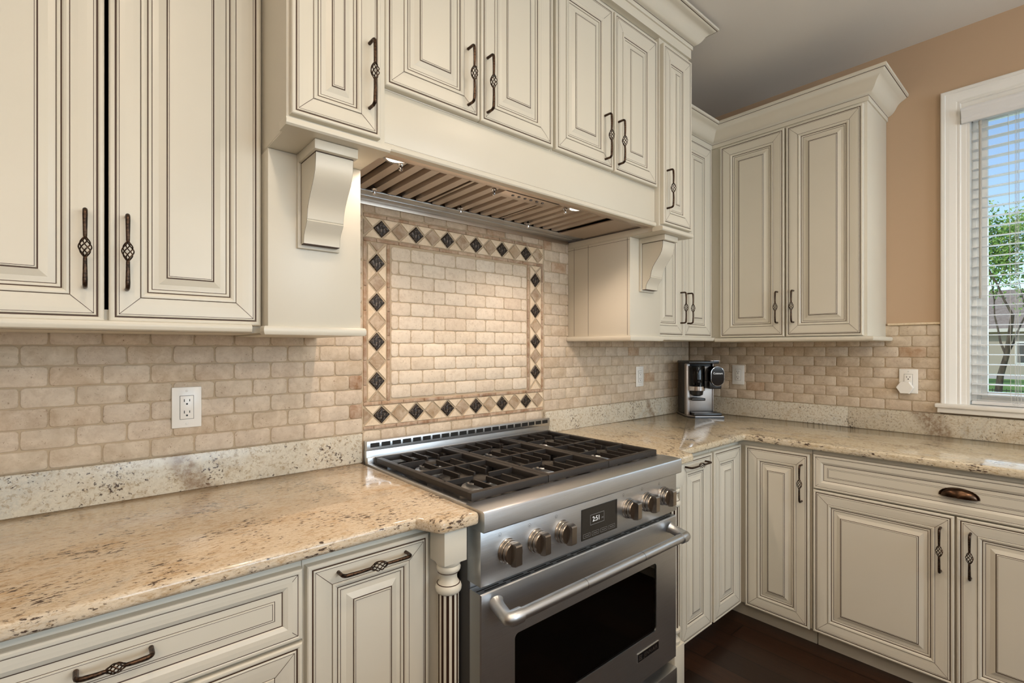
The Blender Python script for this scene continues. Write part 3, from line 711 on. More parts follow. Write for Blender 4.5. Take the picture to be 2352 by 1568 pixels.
# frieze and crown
HP = [(.341, -.30), (.341, -.535), (2.079, -.535), (2.079, -.335)]
b = MB(); b.sweep([(-.02, 2.6415), (.008, 2.6415), (.008, 2.690), (-.02, 2.690)], [(.341, -.10), (.341, -.535), (2.079, -.535), (2.079, -.10)], C_, closed=True)
k = .86
b.sweep([(o + .008, 2.682 + (z - 2.452) * k) if o > 0 else (o - .0, 2.682 + (z - 2.452) * k) for o, z in CR], [(.341, -.10), (.341, -.535), (2.079, -.535), (2.079, -.10)], C_, closed=True)
for zz, oo in ((2.6985, .0150), (2.7612, .0906)):
    b.sweep([(oo - .002, zz - .0006), (oo + .0004, zz - .0006), (oo + .0004, zz + .0006), (oo - .002, zz + .0006)], [(.341, -.10), (.341, -.535), (2.079, -.535), (2.079, -.10)], G_, closed=True)
tag(b.build('crown_molding', smooth=40), 'cream crown molding above the hood doors, close to the ceiling', 'molding')

# ---- hood liner with baffle filters
hl = thing('range_hood', 'stainless range hood liner with sloping baffle filters over the cooktop', 'hood', (1.209, -.26, 1.85))
LX0, LX1 = .583, 1.835
b = MB()
b.box(LX0, LX1, -.493, -.462, 1.8445, 1.850, 'baffle_steel', .001)          # front flange
b.box(LX0, LX1, -.020, -.0138, 1.842, 1.87, 'baffle_steel', .001); b.box(LX0, LX1, -.072, -.020, 1.857, 1.862, 'brushed_steel', .001); b.box(LX0, LX1, -.122, -.074, 1.8585, 1.864, 'brushed_steel', .001)
b.box(LX0, LX0 + .024, -.462, -.123, 1.8545, 1.859, 'baffle_steel'); b.box(1.656, LX1, -.462, -.123, 1.8545, 1.859, 'baffle_steel')
b.box(LX0, LX1, -.493, -.014, 1.985, 1.990, 'dark_steel'); b.box(LX0, LX0 + .003, -.493, -.014, 1.85, 1.985, 'dark_steel'); b.box(LX1 - .003, LX1, -.493, -.014, 1.85, 1.985, 'dark_steel')
b.box(LX0, LX1, -.493, -.489, 1.85, 1.985, 'dark_steel')
b.build('liner', hl)
zf = lambda y: 1.8595 + (-y - .13) / .33 * .004      # filter slope: low at the back, higher in front
nF = 3; fw = (1.655 - LX0 - .025) / nF
for f in range(nF):
    xs = LX0 + .025 + f * fw; b = MB(); e0, e1 = -.455, -.130
    def slat(x0, x1, dz, hgt=.016):
        V = [(x0, e1, zf(e1) + dz), (x1, e1, zf(e1) + dz), (x1, e0, zf(e0) + dz), (x0, e0, zf(e0) + dz), (x0, e1, zf(e1) + dz + hgt), (x1, e1, zf(e1) + dz + hgt), (x1, e0, zf(e0) + dz + hgt), (x0, e0, zf(e0) + dz + hgt)]
        b.add(V, [(0, 3, 2, 1), (4, 5, 6, 7), (0, 1, 5, 4), (1, 2, 6, 5), (2, 3, 7, 6), (3, 0, 4, 7)], 'baffle_steel')
    pit = .0655; ns = int((fw - .012) / pit)
    pit = (fw - .012) / 6
    for i in range(6):
        xx = xs + .006 + i * pit + .006
        # channel with turned-up sides
        wq = pit * .66
        pts = [(xx, .016), (xx + .004, 0), (xx + wq - .004, 0), (xx + wq, .016), (xx + wq - .0015, .016), (xx + wq - .005, .0015), (xx + .005, .0015), (xx + .0015, .016)]
        V = [(px, e1, zf(e1) + pz) for px, pz in pts] + [(px, e0, zf(e0) + pz) for px, pz in pts]; n_ = len(pts)
        b.add(V, [list(range(n_)), list(range(n_, 2 * n_))[::-1]] + [[q, (q + 1) % n_, n_ + (q + 1) % n_, n_ + q] for q in range(n_)], 'baffle_steel')
    slat(xs, xs + .005, .004, .020); slat(xs + fw - .005, xs + fw, .004, .020)
    bo = b.build('baffle_filter', hl)
    for (kx, ky) in ((xs + fw * .34, -.165), (xs + fw * .24, -.412)):
        q = MB(); q.lathe([(.0015, .006), (.0030, .003), (.0075, -.001), (.0088, -.005), (.0072, -.009), (.003, -.011), (.003, -.013), (.0068, -.0155), (.0060, -.021), (.002, -.024)], (kx, ky, zf(ky) - .001), 'chrome', seg=16)
        q.build('filter_knob', bo)
b = MB(); b.box(1.05, 1.30, -.470, -.405, 1.8445, 1.8495, 'baffle_steel', .001)
for i in range(6): b.lathe([(.0055, 0), (.0052, -.0025), (.003, -.003)], (1.10 + i * .028, -.440, 1.8445), 'dark_steel', seg=12)
b.build('control_panel', hl)
for lx in (.655, 1.405):
    b = MB(); b.lathe([(.036, .0), (.036, -.0025), (.030, -.003), (.028, -.001)], (lx, -.458, 1.8530), 'chrome', seg=24)
    b.lathe([(.027, 0), (.027, -.0016), (.012, -.0024)], (lx, -.458, 1.8520), 'lamp_glass', seg=24); b.build('hood_lamp', hl)
    lamp('hood_light', 'SPOT', (.640 if lx < 1.2 else 1.405, -.374, 1.838), (R(-8), 0, 0), 9.0, (1.0, .77, .61), spot=150, blend=.6, radius=.008)
# wood cleats below the liner rear: strip of tile above the mosaic stays in shadow

# ------------------------------------------------------------------ base cabinets
DB, DT = .092, .857
cabinet('base_cabinet', 'cream base cabinet with stacked drawers at the lower left', 'cabinet', (-.285, -.61, 0), 0, .635, .883, .60,
        [(.004, .632, .708, .857, 'drawer', [('h', .318, .085, .100)]), (.004, .632, .408, .702, 'door', [('h', .318, .262, .100)]), (.004, .632, .095, .402, 'door', [('h', .318, .27, .100)])], toe=True)
cabinet('base_cabinet', 'narrow cream pull-out cabinet left of the range with a horizontal bar handle', 'cabinet', (.351, -.61, 0), 0, .306, .883, .60,
        [(.005, .305, DB, DT, 'door', [('h', .150, .735, .166)])], toe=True)
cabinet('base_cabinet', 'narrow cream pull-out cabinet right of the range, partly behind the oven handle', 'cabinet', (1.786, -.61, 0), 0, .334, .883, .60,
        [(.060, .327, DB, DT, 'door', [('h', .122, .737, .166)])], toe=True, toe_rec=.11)
# corner cabinet: two hinged leaves meeting in the corner
cc = thing('corner_cabinet', 'cream corner base cabinet with two narrow doors meeting in the corner', 'cabinet', (2.4, -.62, 0))
b = MB(); b.box(2.122, 3.02, -.61, -.03, .09, .883, C_); b.box(2.415, 3.02, -.934, -.611, .09, .883, C_)
b.box(2.122, 3.0, -.50, -.03, 0, .09, C_); b.box(2.475, 3.0, -.934, -.501, 0, .09, C_); b.build('cabinet_body', cc)
d = door_mesh(.266, DT - DB + .002).build('door', cc, 22, local=True); d.location = (2.133 - 2.4, -.0 + .0092, DB - .002)
d2 = door_mesh(.279, DT - DB + .002).build('door', cc, 22, local=True); d2.location = (2.4142 - 2.4, -.0290, DB - .002); d2.rotation_euler = (0, 0, R(-90))
add_handle(d2, .249, .637, .160, False)
cabinet('base_cabinet', 'cream sink base cabinet on the window wall with a long false drawer over two doors', 'cabinet', (2.415, -.936, 0), R(-90), .970, .883, .60,
        [(.006, .962, .714, .862, 'drawer', [('cup', .474, .082)]), (.006, .468, DB, .709, 'door', [('v', .424, .487, .160)]), (.474, .962, DB, .709, 'door', [('v', .038, .488, .160)])], toe=True, toe_rec=.06)
cabinet('base_cabinet', 'cream base cabinet beyond the sink base on the window wall', 'cabinet', (2.415, -1.908, 0), R(-90), .60, .883, .60,
        [(.006, .592, .714, .862, 'drawer', [('cup', .30, .082)]), (.006, .592, DB, .709, 'door', [('v', .05, .488, .160)])], toe=True)

# ---- turned posts
def post(cx, cy, label):
    t = thing('turned_post', label, 'post', (cx, cy, 0), 0, 'turned posts beside the range')
    b = MB(); b.box(cx - .033, cx + .033, cy - .033, cy + .033, .797, .8838, C_, .0015)
    b.lathe([(.033, .7985), (.0325, .795), (.030, .790), (.028, .787)], (cx, cy, 0), C_, seg=32); b.build('top_block', t)
    b = MB(); pr = [(.024, .789), (.029, .785), (.0305, .780), (.0295, .774), (.0262, .770)]
    pr += [(.0245, .769), (.0225, .764), (.0212, .757), (.0225, .749), (.0262, .743), (.0275, .741)]
    pr += [(.031, .738), (.0330, .731), (.0322, .724), (.0285, .719), (.024, .717)]
    b.lathe(pr, (cx, cy, 0), C_, seg=32); b.lathe([(.0272, .7705), (.0272, .7692)], (cx, cy, 0), G_, seg=32); b.lathe([(.0288, .7418), (.0288, .7404)], (cx, cy, 0), G_, seg=32)
    b.build('turned_collar', t, 50)
    b = MB(); NFL = 12; ring = []; mm = []
    for k in range(NFL):
        for (fr, r_) in ((0, .0262), (.50, .0262), (.56, .0222), (.75, .0208), (.94, .0222)):
            a = 2 * math.pi * (k + fr) / NFL; ring.append((cx + r_ * math.cos(a), cy + r_ * math.sin(a)))
    n_ = len(ring)
    for i in range(n_):
        q = i % 5; m_ = C_ if q in (0,) else G_
        p0, p1 = ring[i], ring[(i + 1) % n_]; b.add([(*p0, .252), (*p1, .252), (*p1, .7175), (*p0, .7175)], [[0, 1, 2, 3]], m_)
    b.build('fluted_shaft', t)
    b = MB(); b.lathe([(z_, h_) for z_, h_ in [(.024, .255), (.032, .250), (.033, .243), (.030, .236), (.0225, .230), (.0215, .220), (.024, .212), (.031, .206), (.031, .198), (.028, .192)]], (cx, cy, 0), C_, seg=32)
    b.box(cx - .034, cx + .034, cy - .034, cy + .034, 0, .193, C_, .002); b.build('foot_block', t)
    b = MB()
    s_ = -1 if cx < 1.2 else 1
    xa = sorted((cx + s_ * .034, cx - s_ * .060)); b.box(cx - .024 if cx < 1.2 else cx - .036, cx + .058 if cx < 1.2 else cx + .046, cy + .058, -.03, 0.0, .8835, C_)
    if cx > 1.2: pass
    b.build('backing_board', t)
post(.684, -.674, 'fluted turned cream post on the left side of the range')
post(1.708, -.674, 'fluted turned cream post on the right side of the range')

# ------------------------------------------------------------------ range
rg = thing('gas_range', 'stainless steel gas range with six burners and an electric oven', 'range', (1.209, -.36, 0))
RX0, RX1 = .751, 1.667; S = 'brushed_steel'
b = MB(); b.box(RX0 + .002, RX1 - .002, -.670, -.03, .10, .700, 'dark_steel'); b.box(RX0 + .002, RX1 - .002, -.665, -.03, .700, .896, 'dark_steel')
b.build('oven_body', rg)
# cooktop tray with rims
b = MB(); b.box(RX0, RX0 + .016, -.672, -.060, .885, .9155, S, .003); b.box(RX1 - .016, RX1, -.672, -.060, .885, .9155, S, .003)
b.box(RX0 + .016, RX1 - .016, -.672, -.060, .885, .899, 'pan_black'); b.build('cooktop', rg)
# bullnose ledge
b = MB(); pts = [(-.650, .862), (-.735, .862), (-.738, .866), (-.738, .909), (-.736, .9135), (-.731, .9155), (-.655, .9165), (-.650, .914)]
b.prism(pts, 'x', RX0 - .003, RX1 + .002, S); b.build('front_ledge', rg, 30)
# backguard
b = MB(); b.box(RX0, RX1, -.050, -.0265, .900, .958, S, .001); b.box(RX0, RX1, -.054, -.0265, .958, .992, S, .0015); b.box(RX0, RX1, -.060, -.050, .90, .935, S, .002)
nS = 21; sw = (RX1 - RX0 - .02) / nS
for i in range(nS): x = RX0 + .010 + i * sw; b.box(x + .003, x + sw - .005, -.0546, -.050, .9695, .9850, 'slot_black')
b.build('backguard', rg)
# control panel
b = MB(); b.box(RX0, RX1, -.718, -.66, .7185, .8615, S, .002); b.build('control_panel', rg)
b = MB(); b.box(1.1325, 1.3075, -.7196, -.717, .7385, .8335, 'screen_dark', .003)
x0, x1, z0, z1 = 1.1725, 1.2400, .7785, .8100
for q in ((x0, x1, z0, z0 + .0012), (x0, x1, z1 - .0012, z1), (x0, x0 + .0012, z0, z1), (x1 - .0012, x1, z0, z1)): b.box(q[0], q[1], -.7200, -.7194, q[2], q[3], 'screen_dim')
for i in range(4):
    x0 = 1.140 + i * .0405; x1 = x0 + .033; z0, z1 = .7455, .7575
    for q in ((x0, x1, z0, z0 + .0007), (x0, x1, z1 - .0007, z1), (x0, x0 + .0007, z0, z1), (x1 - .0007, x1, z0, z1), (x0 + .006, x1 - .006, z0 + .0052, z0 + .0064)): b.box(q[0], q[1], -.7200, -.7194, q[2], q[3], 'screen_dim')
text_mesh(b, '2:51', .0215, Matrix.Translation((1.2015, -.7198, .7943)) @ FACE, 'screen_lit'); text_mesh(b, 'PM', .0075, Matrix.Translation((1.2310, -.7198, .7905)) @ FACE, 'screen_dim')
b.build('display', rg, None)
knobs = (.840, .945, 1.050, 1.368, 1.473, 1.578)
ksrc = None
for i, kx in enumerate(knobs):
    if ksrc is None:
        b = MB(); b.lathe([(.0335, 0), (.0335, -.003), (.0318, -.005), (.0312, -.013), (.0300, -.0145)], (0, 0, 0), 'knob_steel', 'y', 36)
        b.lathe([(.0288, -.0145), (.0288, -.0165)], (0, 0, 0), 'slot_black', 'y', 36)
        b.lathe([(.0298, -.0165), (.0300, -.026), (.0285, -.0285)], (0, 0, 0), 'knob_steel', 'y', 36)
        # grip blade: rounded block across the face
        pts = []
        for a in range(0, 181, 15): pts.append((.0125 * math.cos(R(a)) if False else 0, 0))
        prof = [(-.0292, -.027), (-.0292, -.034), (-.0270, -.0445), (-.0235, -.0475), (.0235, -.0475), (.0270, -.0445), (.0292, -.034), (.0292, -.027)]   # (z, y)
        V = []
        for (z, y) in prof: V.append((-.0100 if y < -.04 else -.0115, y, z))
        for (z, y) in prof: V.append((.0100 if y < -.04 else .0115, y, z))
        n_ = len(prof); b.add(V, [list(range(n_)), list(range(n_, 2 * n_))[::-1]] + [[q, (q + 1) % n_, n_ + (q + 1) % n_, n_ + q] for q in range(n_)], 'knob_steel')
        ksrc = b.build('burner_knob', rg, 30, local=True); o = ksrc
    else: o = ksrc.copy(); col.objects.link(o); o.parent = rg
    o.location = (kx - 1.209, -.718 + .36, .790)
for kx in knobs:   # small burner position symbols printed up-left of each knob
    b = MB()
    for j in range(16):
        a, a2 = 2 * math.pi * j / 16, 2 * math.pi * (j + 1) / 16; c0 = (kx - .026, .8385)
        b.add([(c0[0] + r_ * math.cos(q), -.7183, c0[1] + r_ * math.sin(q)) for r_, q in ((.0052, a), (.0052, a2), (.0047, a2), (.0047, a))], [[0, 1, 2, 3]], 'slot_black')
    b.box(kx - .0275, kx - .0255, -.7184, -.7178, .8365, .8385, 'slot_black')
    b.build('burner_symbol', rg, None)
# vent strip under the panel
b = MB(); b.box(RX0 + .004, RX1 - .004, -.668, -.655, .700, .7180, S); b.build('vent_strip', rg)
# oven door
DZ0, DZ1, DY = .172, .7005, -.718
def rrect(x0, x1, z0, z1, r, n_=6):
    out = []
    for cx, cz, a0 in ((x0 + r, z0 + r, 180), (x1 - r, z0 + r, 270), (x1 - r, z1 - r, 0), (x0 + r, z1 - r, 90)):
        out.append([(cx + r * math.cos(R(a0 + 90 * i / n_)), cz + r * math.sin(R(a0 + 90 * i / n_))) for i in range(n_ + 1)])
    return out
wx0, wx1, wz0, wz1 = .866, 1.536, .318, .560
b = MB(); hole = rrect(wx0, wx1, wz0, wz1, .014); e = .003
outer = [(RX0 + e, DZ0 + e), (RX1 - e, DZ0 + e), (RX1 - e, DZ1 - e), (RX0 + e, DZ1 - e)]
for i in range(4):
    arc = hole[i]; oc = outer[i]
    for p, q in zip(arc[:-1], arc[1:]): b.add([(oc[0], DY, oc[1]), (p[0], DY, p[1]), (q[0], DY, q[1])], [[0, 1, 2]], S)
    nx = hole[(i + 1) % 4][0]; on = outer[(i + 1) % 4]; b.add([(oc[0], DY, oc[1]), (arc[-1][0], DY, arc[-1][1]), (nx[0], DY, nx[1]), (on[0], DY, on[1])], [[0, 1, 2, 3]], S)
flat = [p for arc in hole for p in arc]; n_ = len(flat)
b.add([(p[0], DY, p[1]) for p in flat] + [(p[0], DY + .004, p[1]) for p in flat], [[i, (i + 1) % n_, n_ + (i + 1) % n_, n_ + i] for i in range(n_)], S)
ou = [(RX0, DZ0), (RX1, DZ0), (RX1, DZ1), (RX0, DZ1)]
b.add([(p[0], DY, p[1]) for p in outer] + [(p[0], DY + .003, p[1]) for p in ou] + [(p[0], -.672, p[1]) for p in ou], [[i, (i + 1) % 4, 4 + (i + 1) % 4, 4 + i] for i in range(4)] + [[4 + i, 4 + (i + 1) % 4, 8 + (i + 1) % 4, 8 + i] for i in range(4)], S)
# slots in the top of the door
nv = 10; vw = (RX1 - RX0 - .03) / nv
for i in range(nv): x = RX0 + .015 + i * vw; b.box(x + .006, x + vw - .010, -.7085, -.7045, .700, .7009, 'slot_black'); b.box(x - .012, x + vw - .028, -.699, -.695, .700, .7009, 'slot_black')
dr = b.build('oven_door', rg, 20)
b = MB(); b.prism(flat, 'y', DY + .003, DY + .006, 'oven_glass'); b.build('door_glass', dr)
b = MB(); x0, x1 = wx0 - .02, wx1 + .02
b.box(x0, x1, -.7035, -.702, .29, wz0 + .001, 'oven_inside'); b.box(x0, x1, -.69, -.689, .29, .60, 'oven_inside')
for z_ in (.345, .43, .50): b.tube([(x0 + .01, -.696, z_), (x1 - .01, -.696, z_)], .0011, 'rack_wire', 6)
for i in range(14): b.tube([(x0 + .03 + i * .047, -.6955, .43), (x0 + .03 + i * .047, -.6955, .438)], .0009, 'rack_wire', 5)
b.build('oven_rack', dr)
# badge
b = MB(); b.box(1.418, 1.548, -.7205, -.7175, .2505, .2815, 'badge_silver', .002); b.box(1.4205, 1.5455, -.7213, -.7200, .2530, .2790, 'black_gloss', .001)
text_mesh(b, 'JENN-AIR', .0195, Matrix.Translation((1.4950, -.7213, .2655)) @ FACE, 'badge_silver', sx=1.02)
for q in ((1.4255, 1.4300, .2580, .2750), (1.4315, 1.4435, .2700, .2730), (1.4315, 1.4420, .2640, .2668), (1.4315, 1.4435, .2580, .2608)): b.box(q[0], q[1], -.7219, -.7210, q[2], q[3], 'badge_silver')
b.build('name_badge', dr, None)
# handle: bar, bands, elbow brackets
b = MB(); HY, HZ = -.782, .652; hx0, hx1 = .800, 1.618
b.tube([(hx0 + .02, HY, HZ), (hx1 - .02, HY, HZ)], .0150, 'chrome_bar', 24) if False else b.tube([(hx0 + .02, HY, HZ), (hx1 - .02, HY, HZ)], .0150, S, 24)
for xx in (1.075, 1.355): b.tube([(xx - .0008, HY, HZ), (xx + .0008, HY, HZ)], .01515, 'dark_steel', 24)
ho = b.build('oven_handle', dr)
for sx, xx in ((1, hx0), (-1, hx1)):
    q = MB(); pts = [(xx + sx * .030, HY, HZ), (xx + sx * .006, HY, HZ), (xx - sx * .002, HY + .002, HZ), (xx - sx * .006, HY + .008, HZ), (xx - sx * .006, HY + .020, HZ + .002), (xx - sx * .004, DY - .022, HZ + .008), (xx - sx * .002, DY - .008, HZ + .013), (xx, DY - .0002, HZ + .016)]
    q.tube(pts, [.0190, .0192, .0190, .0182, .0176, .0176, .0185, .0215], S, 24); q.build('handle_bracket', ho, 50)
# lower drawer panel
b = MB(); b.box(RX0 + .004, RX1 - .004, -.66, -.60, .03, .172, 'dark_steel'); b.box(RX0, RX1, -.722, -.66, .02, .135, S, .003); b.build('kick_drawer', rg)
# grates
def grate(x0, x1):
    b = MB(); y0, y1, zt = -.652, -.072, .9385; I = 'cast_iron'; fr = .019; xm = (x0 + x1) / 2; bw = .0065
    b.box(x0, x1, y0, y0 + .020, zt - .020, zt, I, .0015); b.box(x0, x1, y1 - .018, y1, zt - .018, zt, I, .0015)
    b.box(x0, x0 + fr, y0 + .0195, y1 - .0175, zt - .018, zt - .0003, I, .0015); b.box(x1 - fr, x1, y0 + .0195, y1 - .0175, zt - .018, zt - .0003, I, .0015)
    for fx in (x0, x1 - .030):
        for fy in (y0, y1 - .045, (y0 + y1) / 2 - .02): b.box(fx + .001, fx + .029, fy + .001, fy + (.044 if fy != y0 else .018), .899 if fy != y0 else .9162, zt - .017, I, .002)
    def rib(xa, ya, xb, yb, w_=bw, zb=.016):
        dx, dy = xb - xa, yb - ya; L_ = math.hypot(dx, dy); nx, ny = -dy / L_ * w_ / 2, dx / L_ * w_ / 2
        pts = [(xa + nx, ya + ny), (xb + nx, yb + ny), (xb - nx, yb - ny), (xa - nx, ya - ny)]
        L = [[(p[0], p[1], z) for p in pts] for z in (zt - zb, zt - .002)]
        c = ((xa + xb) / 2, (ya + yb) / 2); tp = [(p[0] + (-.0012 if (p[0] * -ny + 0) else 0), p[1], zt - .0003) for p in pts]
        b.loops([L[0], L[1], [(c[0] + (p[0] - c[0]) * .97, c[1] + (p[1] - c[1]) * .97, zt - .0003) for p in pts]], I)
    ym = (y0 + y1) / 2
    rib(x0 + .01, ym, x1 - .01, ym, .010)
    for cy in (y0 + .150, y1 - .150):
        q = .030
        rib(x0 + .01, cy, xm - q, cy); rib(x1 - .01, cy, xm + q, cy)
        for sx in (-1, 1):
            rib(xm + sx * .052, cy + q * 1.0 + .034 if False else cy + .040, xm + sx * .052, cy + .125) ; rib(xm + sx * .052, cy - .040, xm + sx * .052, cy - .125)
        rib(xm, cy + q, xm, cy + .135); rib(xm, cy - q, xm, cy - .135)
    o = b.build('grate', rg); return o
gw = (1.640 - .770) / 3
for i in range(3): grate(.770 + i * gw + .001, .770 + (i + 1) * gw - .001)
bsrc = None
for i in range(3):
    for cy in (-.502, -.222):
        xm = .770 + (i + .5) * gw
        if bsrc is None:
            b = MB(); b.lathe([(.060, .0), (.058, .004), (.046, .006), (.044, .012), (.046, .018), (.044, .021)], (0, 0, 0), 'brushed_steel', seg=28)
            b.lathe([(.036, .020), (.039, .023), (.038, .028), (.032, .030), (.010, .031)], (0, 0, 0), 'burner_dark', seg=28)
            b.tube([(.050, .012, .003), (.050, .012, .022)], .003, 'white_plastic', 8)
            bsrc = b.build('burner', rg, 40, local=True); o = bsrc
        else: o = bsrc.copy(); col.objects.link(o); o.parent = rg
        o.location = (xm - 1.209, cy + .36, .8985)

# ------------------------------------------------------------------ outlets
def outlet(loc, rz, label):
    t = thing('wall_outlet', label, 'outlet', loc, rz); W_ = 'white_plastic'
    b = MB(); b.box(-.0365, .0365, -.0055, 0, -.0585, .0585, W_, .0025); b.build('cover_plate', t, local=True)
    b = MB(); b.box(-.0170, .0170, -.0062, -.005, -.0340, .0340, 'slot_black'); b.box(-.0162, .0162, -.0075, -.005, -.0332, .0332, W_, .001)
    for sz in (.0165, -.0165):
        b.box(-.0075, -.0055, -.0079, -.007, sz - .0005, sz + .0075, 'slot_black'); b.box(.0055, .0075, -.0079, -.007, sz + .0005, sz + .0070, 'slot_black')
        b.lathe([(.0026, 0), (.0026, -.0006)], (0, -.0074, sz - .0065), 'slot_black', 'y', 10)
    b.build('receptacle', t, local=True)
    for sz in (.0475, -.0475):
        b = MB(); b.lathe([(.0032, 0), (.0030, -.0012), (.001, -.0016)], (0, -.0055, sz), W_, 'y', 12); b.box(-.0026, .0026, -.0073, -.0068, sz - .0004, sz + .0004, 'wand_gray'); b.build('screw', t, local=True)
    return t
outlet((.2195, -.0138, 1.153), 0, 'white duplex outlet on the tile wall left of the range')
outlet((2.449, -.0138, 1.158), 0, 'white duplex outlet on the tile wall left of the coffee maker')
outlet((XW - .0138, -.338, 1.161), R(-90), 'white duplex outlet on the tile just right of the coffee maker')
outlet((XW - .0138, -1.160, 1.164), R(-90), 'white outlet beside the window with a hexagonal plug-in in its lower socket')
b = MB(); hexp = [(.034 * math.cos(R(a)), .033 * math.sin(R(a))) for a in range(0, 360, 60)]
b.T = Matrix.Translation((XW - .0215, -1.150, 1.133)) @ Matrix.Rotation(R(-90), 4, 'Z')
b.loops([[(x, .0, z) for x, z in hexp], [(x, -.020, z) for x, z in hexp], [(x * .93, -.025, z * .93) for x, z in hexp]], 'white_plastic')
tag(b.build('plug_in_sensor'), 'small white hexagonal plug-in device in the outlet beside the window', 'plug')

# ------------------------------------------------------------------ coffee maker
cm = thing('coffee_maker', 'black and steel single-cup coffee maker standing in the counter corner', 'coffee maker', (2.742, -.272, .9142), math.atan2(-.133, .154))
def cb(): return MB()
W2 = .098
def rbox2(b, pts, z0, z1, m): b.prism(pts, 'z', z0, z1, m)
b = cb(); rbox2(b, [(-W2 - .004, .205), (-W2 - .004, .03), (-W2 + .03, -.010), (W2 + .004, -.010), (W2 + .004, .205)], .0, .008, 'black_plastic')
rbox2(b, [(-W2 - .002, .203), (-W2 - .002, .032), (-W2 + .032, -.008), (W2 + .002, -.008), (W2 + .002, .203)], .008, .012, 'coffee_steel')
b.box(-W2 + .026, W2 - .008, -.006, .08, .012, .030, 'black_plastic', .003); b.build('base', cm, local=True)
b = cb(); b.box(-W2, W2 - .026, .0865, .200, .012, .325, 'black_plastic', .006); b.build('housing', cm, local=True)
b = cb(); b.box(-W2 + .022, W2 - .030, .078, .086, .030, .300, 'coffee_steel', .004); b.box(-W2, -W2 + .022, .050, .086, .012, .318, 'coffee_steel', .004); b.build('steel_front', cm, local=True)
b = cb(); b.box(W2 - .030, W2 - .024, .074, .088, .030, .318, 'coffee_steel', .002); b.build('trim_strip', cm, local=True)
b = cb(); b.lathe([(.044, .185), (.045, .200), (.045, .300), (.043, .305)], (-.040, .040, 0), 'jar_glass', seg=32)
b.lathe([(.040, .190), (.041, .215), (.041, .296)], (-.040, .040, 0), 'black_plastic', seg=32); b.build('bean_hopper', cm, 40, local=True)
b = cb(); b.lathe([(.043, .158), (.046, .160), (.046, .184), (.043, .186)], (-.040, .040, 0), 'chrome', seg=32); b.build('hopper_band', cm, 40, local=True)
b = cb(); b.lathe([(.020, .126), (.034, .134), (.038, .158)], (-.038, .045, 0), 'black_plastic', seg=24); b.box(-.078, .002, .010, .075, .100, .116, 'black_plastic', .005); b.build('brew_spout', cm, local=True)
b = cb(); b.box(-W2 - .004, W2 - .022, .0, .200, .318, .333, 'black_plastic', .004); b.box(.030, W2 - .010, .010, .06, .333, .336, 'chrome', .001); b.build('lid', cm, local=True)
b = cb()
def capsule(r_, hh_, yy, n_=12): return [(cx_ + r_ * math.cos(R(a)), yy, .245 + s_ * hh_ + r_ * math.sin(R(a))) for cx_, s_, rng in ((.062, 1, range(0, 181, 15)), (.062, -1, range(180, 361, 15))) for a in rng]
b.loops([capsule(.038, .018, .085), capsule(.038, .018, -.012), capsule(.036, .018, -.018)], 'black_gloss')
b.loops([capsule(.039, .018, -.006), capsule(.039, .018, -.014), capsule(.0365, .018, -.0145)], 'chrome', False, False)
b.box(.020, .092, .0, .085, .170, .215, 'black_plastic', .006)
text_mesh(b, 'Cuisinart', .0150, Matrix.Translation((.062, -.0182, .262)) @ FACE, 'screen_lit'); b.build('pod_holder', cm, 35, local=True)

# ------------------------------------------------------------------ recessed lamp cans, added unseen above and behind the camera to light the room
for i, (x, y) in enumerate(((0.1, -1.5), (1.35, -1.65), (-1.2, -2.2), (0.6, -3.0), (2.0, -3.1))):
    b = MB(); b.lathe([(.085, 0), (.088, -.004), (.068, -.006), (.066, -.001)], (x, y, CEIL), 'white_trim', seg=32); b.lathe([(.066, -.002), (.02, -.003)], (x, y, CEIL), 'can_glass', seg=32)
    tag(b.build('recessed_light'), ['round recessed ceiling light directly above the camera position', 'round recessed ceiling light over the floor in front of the range', 'round recessed ceiling light left of the camera position', 'round recessed ceiling light behind the camera position', 'round recessed ceiling light behind the camera, nearer the window wall'][i], 'ceiling light')

il = thing('kitchen_island', 'cream kitchen island with a granite top behind the camera', 'island', (.4, -2.62, 0))  # unseen island, added to keep light off the base cabinets and floor
b = MB(); b.box(-.75, 1.55, -3.05, -2.17, .10, .884, C_, .002); b.box(-.69, 1.49, -2.99, -2.24, 0, .10, C_); b.build('cabinet_body', il)
b = MB(); b.box(-.80, 1.60, -3.12, -2.12, .884, .914, 'granite_top', .006); b.build('granite_top', il)
for k in range(4):
    d = door_mesh(.55, .76).build('door', il, 22, local=True); d.rotation_euler = (0, 0, R(180)); d.location = (-.575 + .575 * (k + 1) - .4 - .18, -2.17 + 2.62 + .0008, .11); add_handle(d, .05, .62, .160, False)
for i, (x, y, z, p, c) in enumerate(FILL_PEND):  # bodies of the unseen pendants, added as fill light
    t = thing('pendant_light', ['glass globe pendant lamp hanging left behind the camera', 'glass globe pendant lamp hanging behind the camera, nearer the window wall'][i], 'pendant light', (x, y, CEIL), 0, 'pendant lamps')
    b = MB(); b.lathe([(.06, 0), (.06, -.02), (.01, -.028)], (x, y, CEIL), 'bronze', seg=24); b.build('canopy', t)
    b = MB(); b.tube([(x, y, CEIL - .02), (x, y, z + .09)], .004, 'bronze', 8); b.build('rod', t)
    b = MB(); b.lathe([(.012, .088), (.05, .070), (.078, .035), (.085, 0), (.078, -.035), (.05, -.070), (.01, -.086)], (x, y, z), 'globe_glass', seg=24); b.build('globe', t)

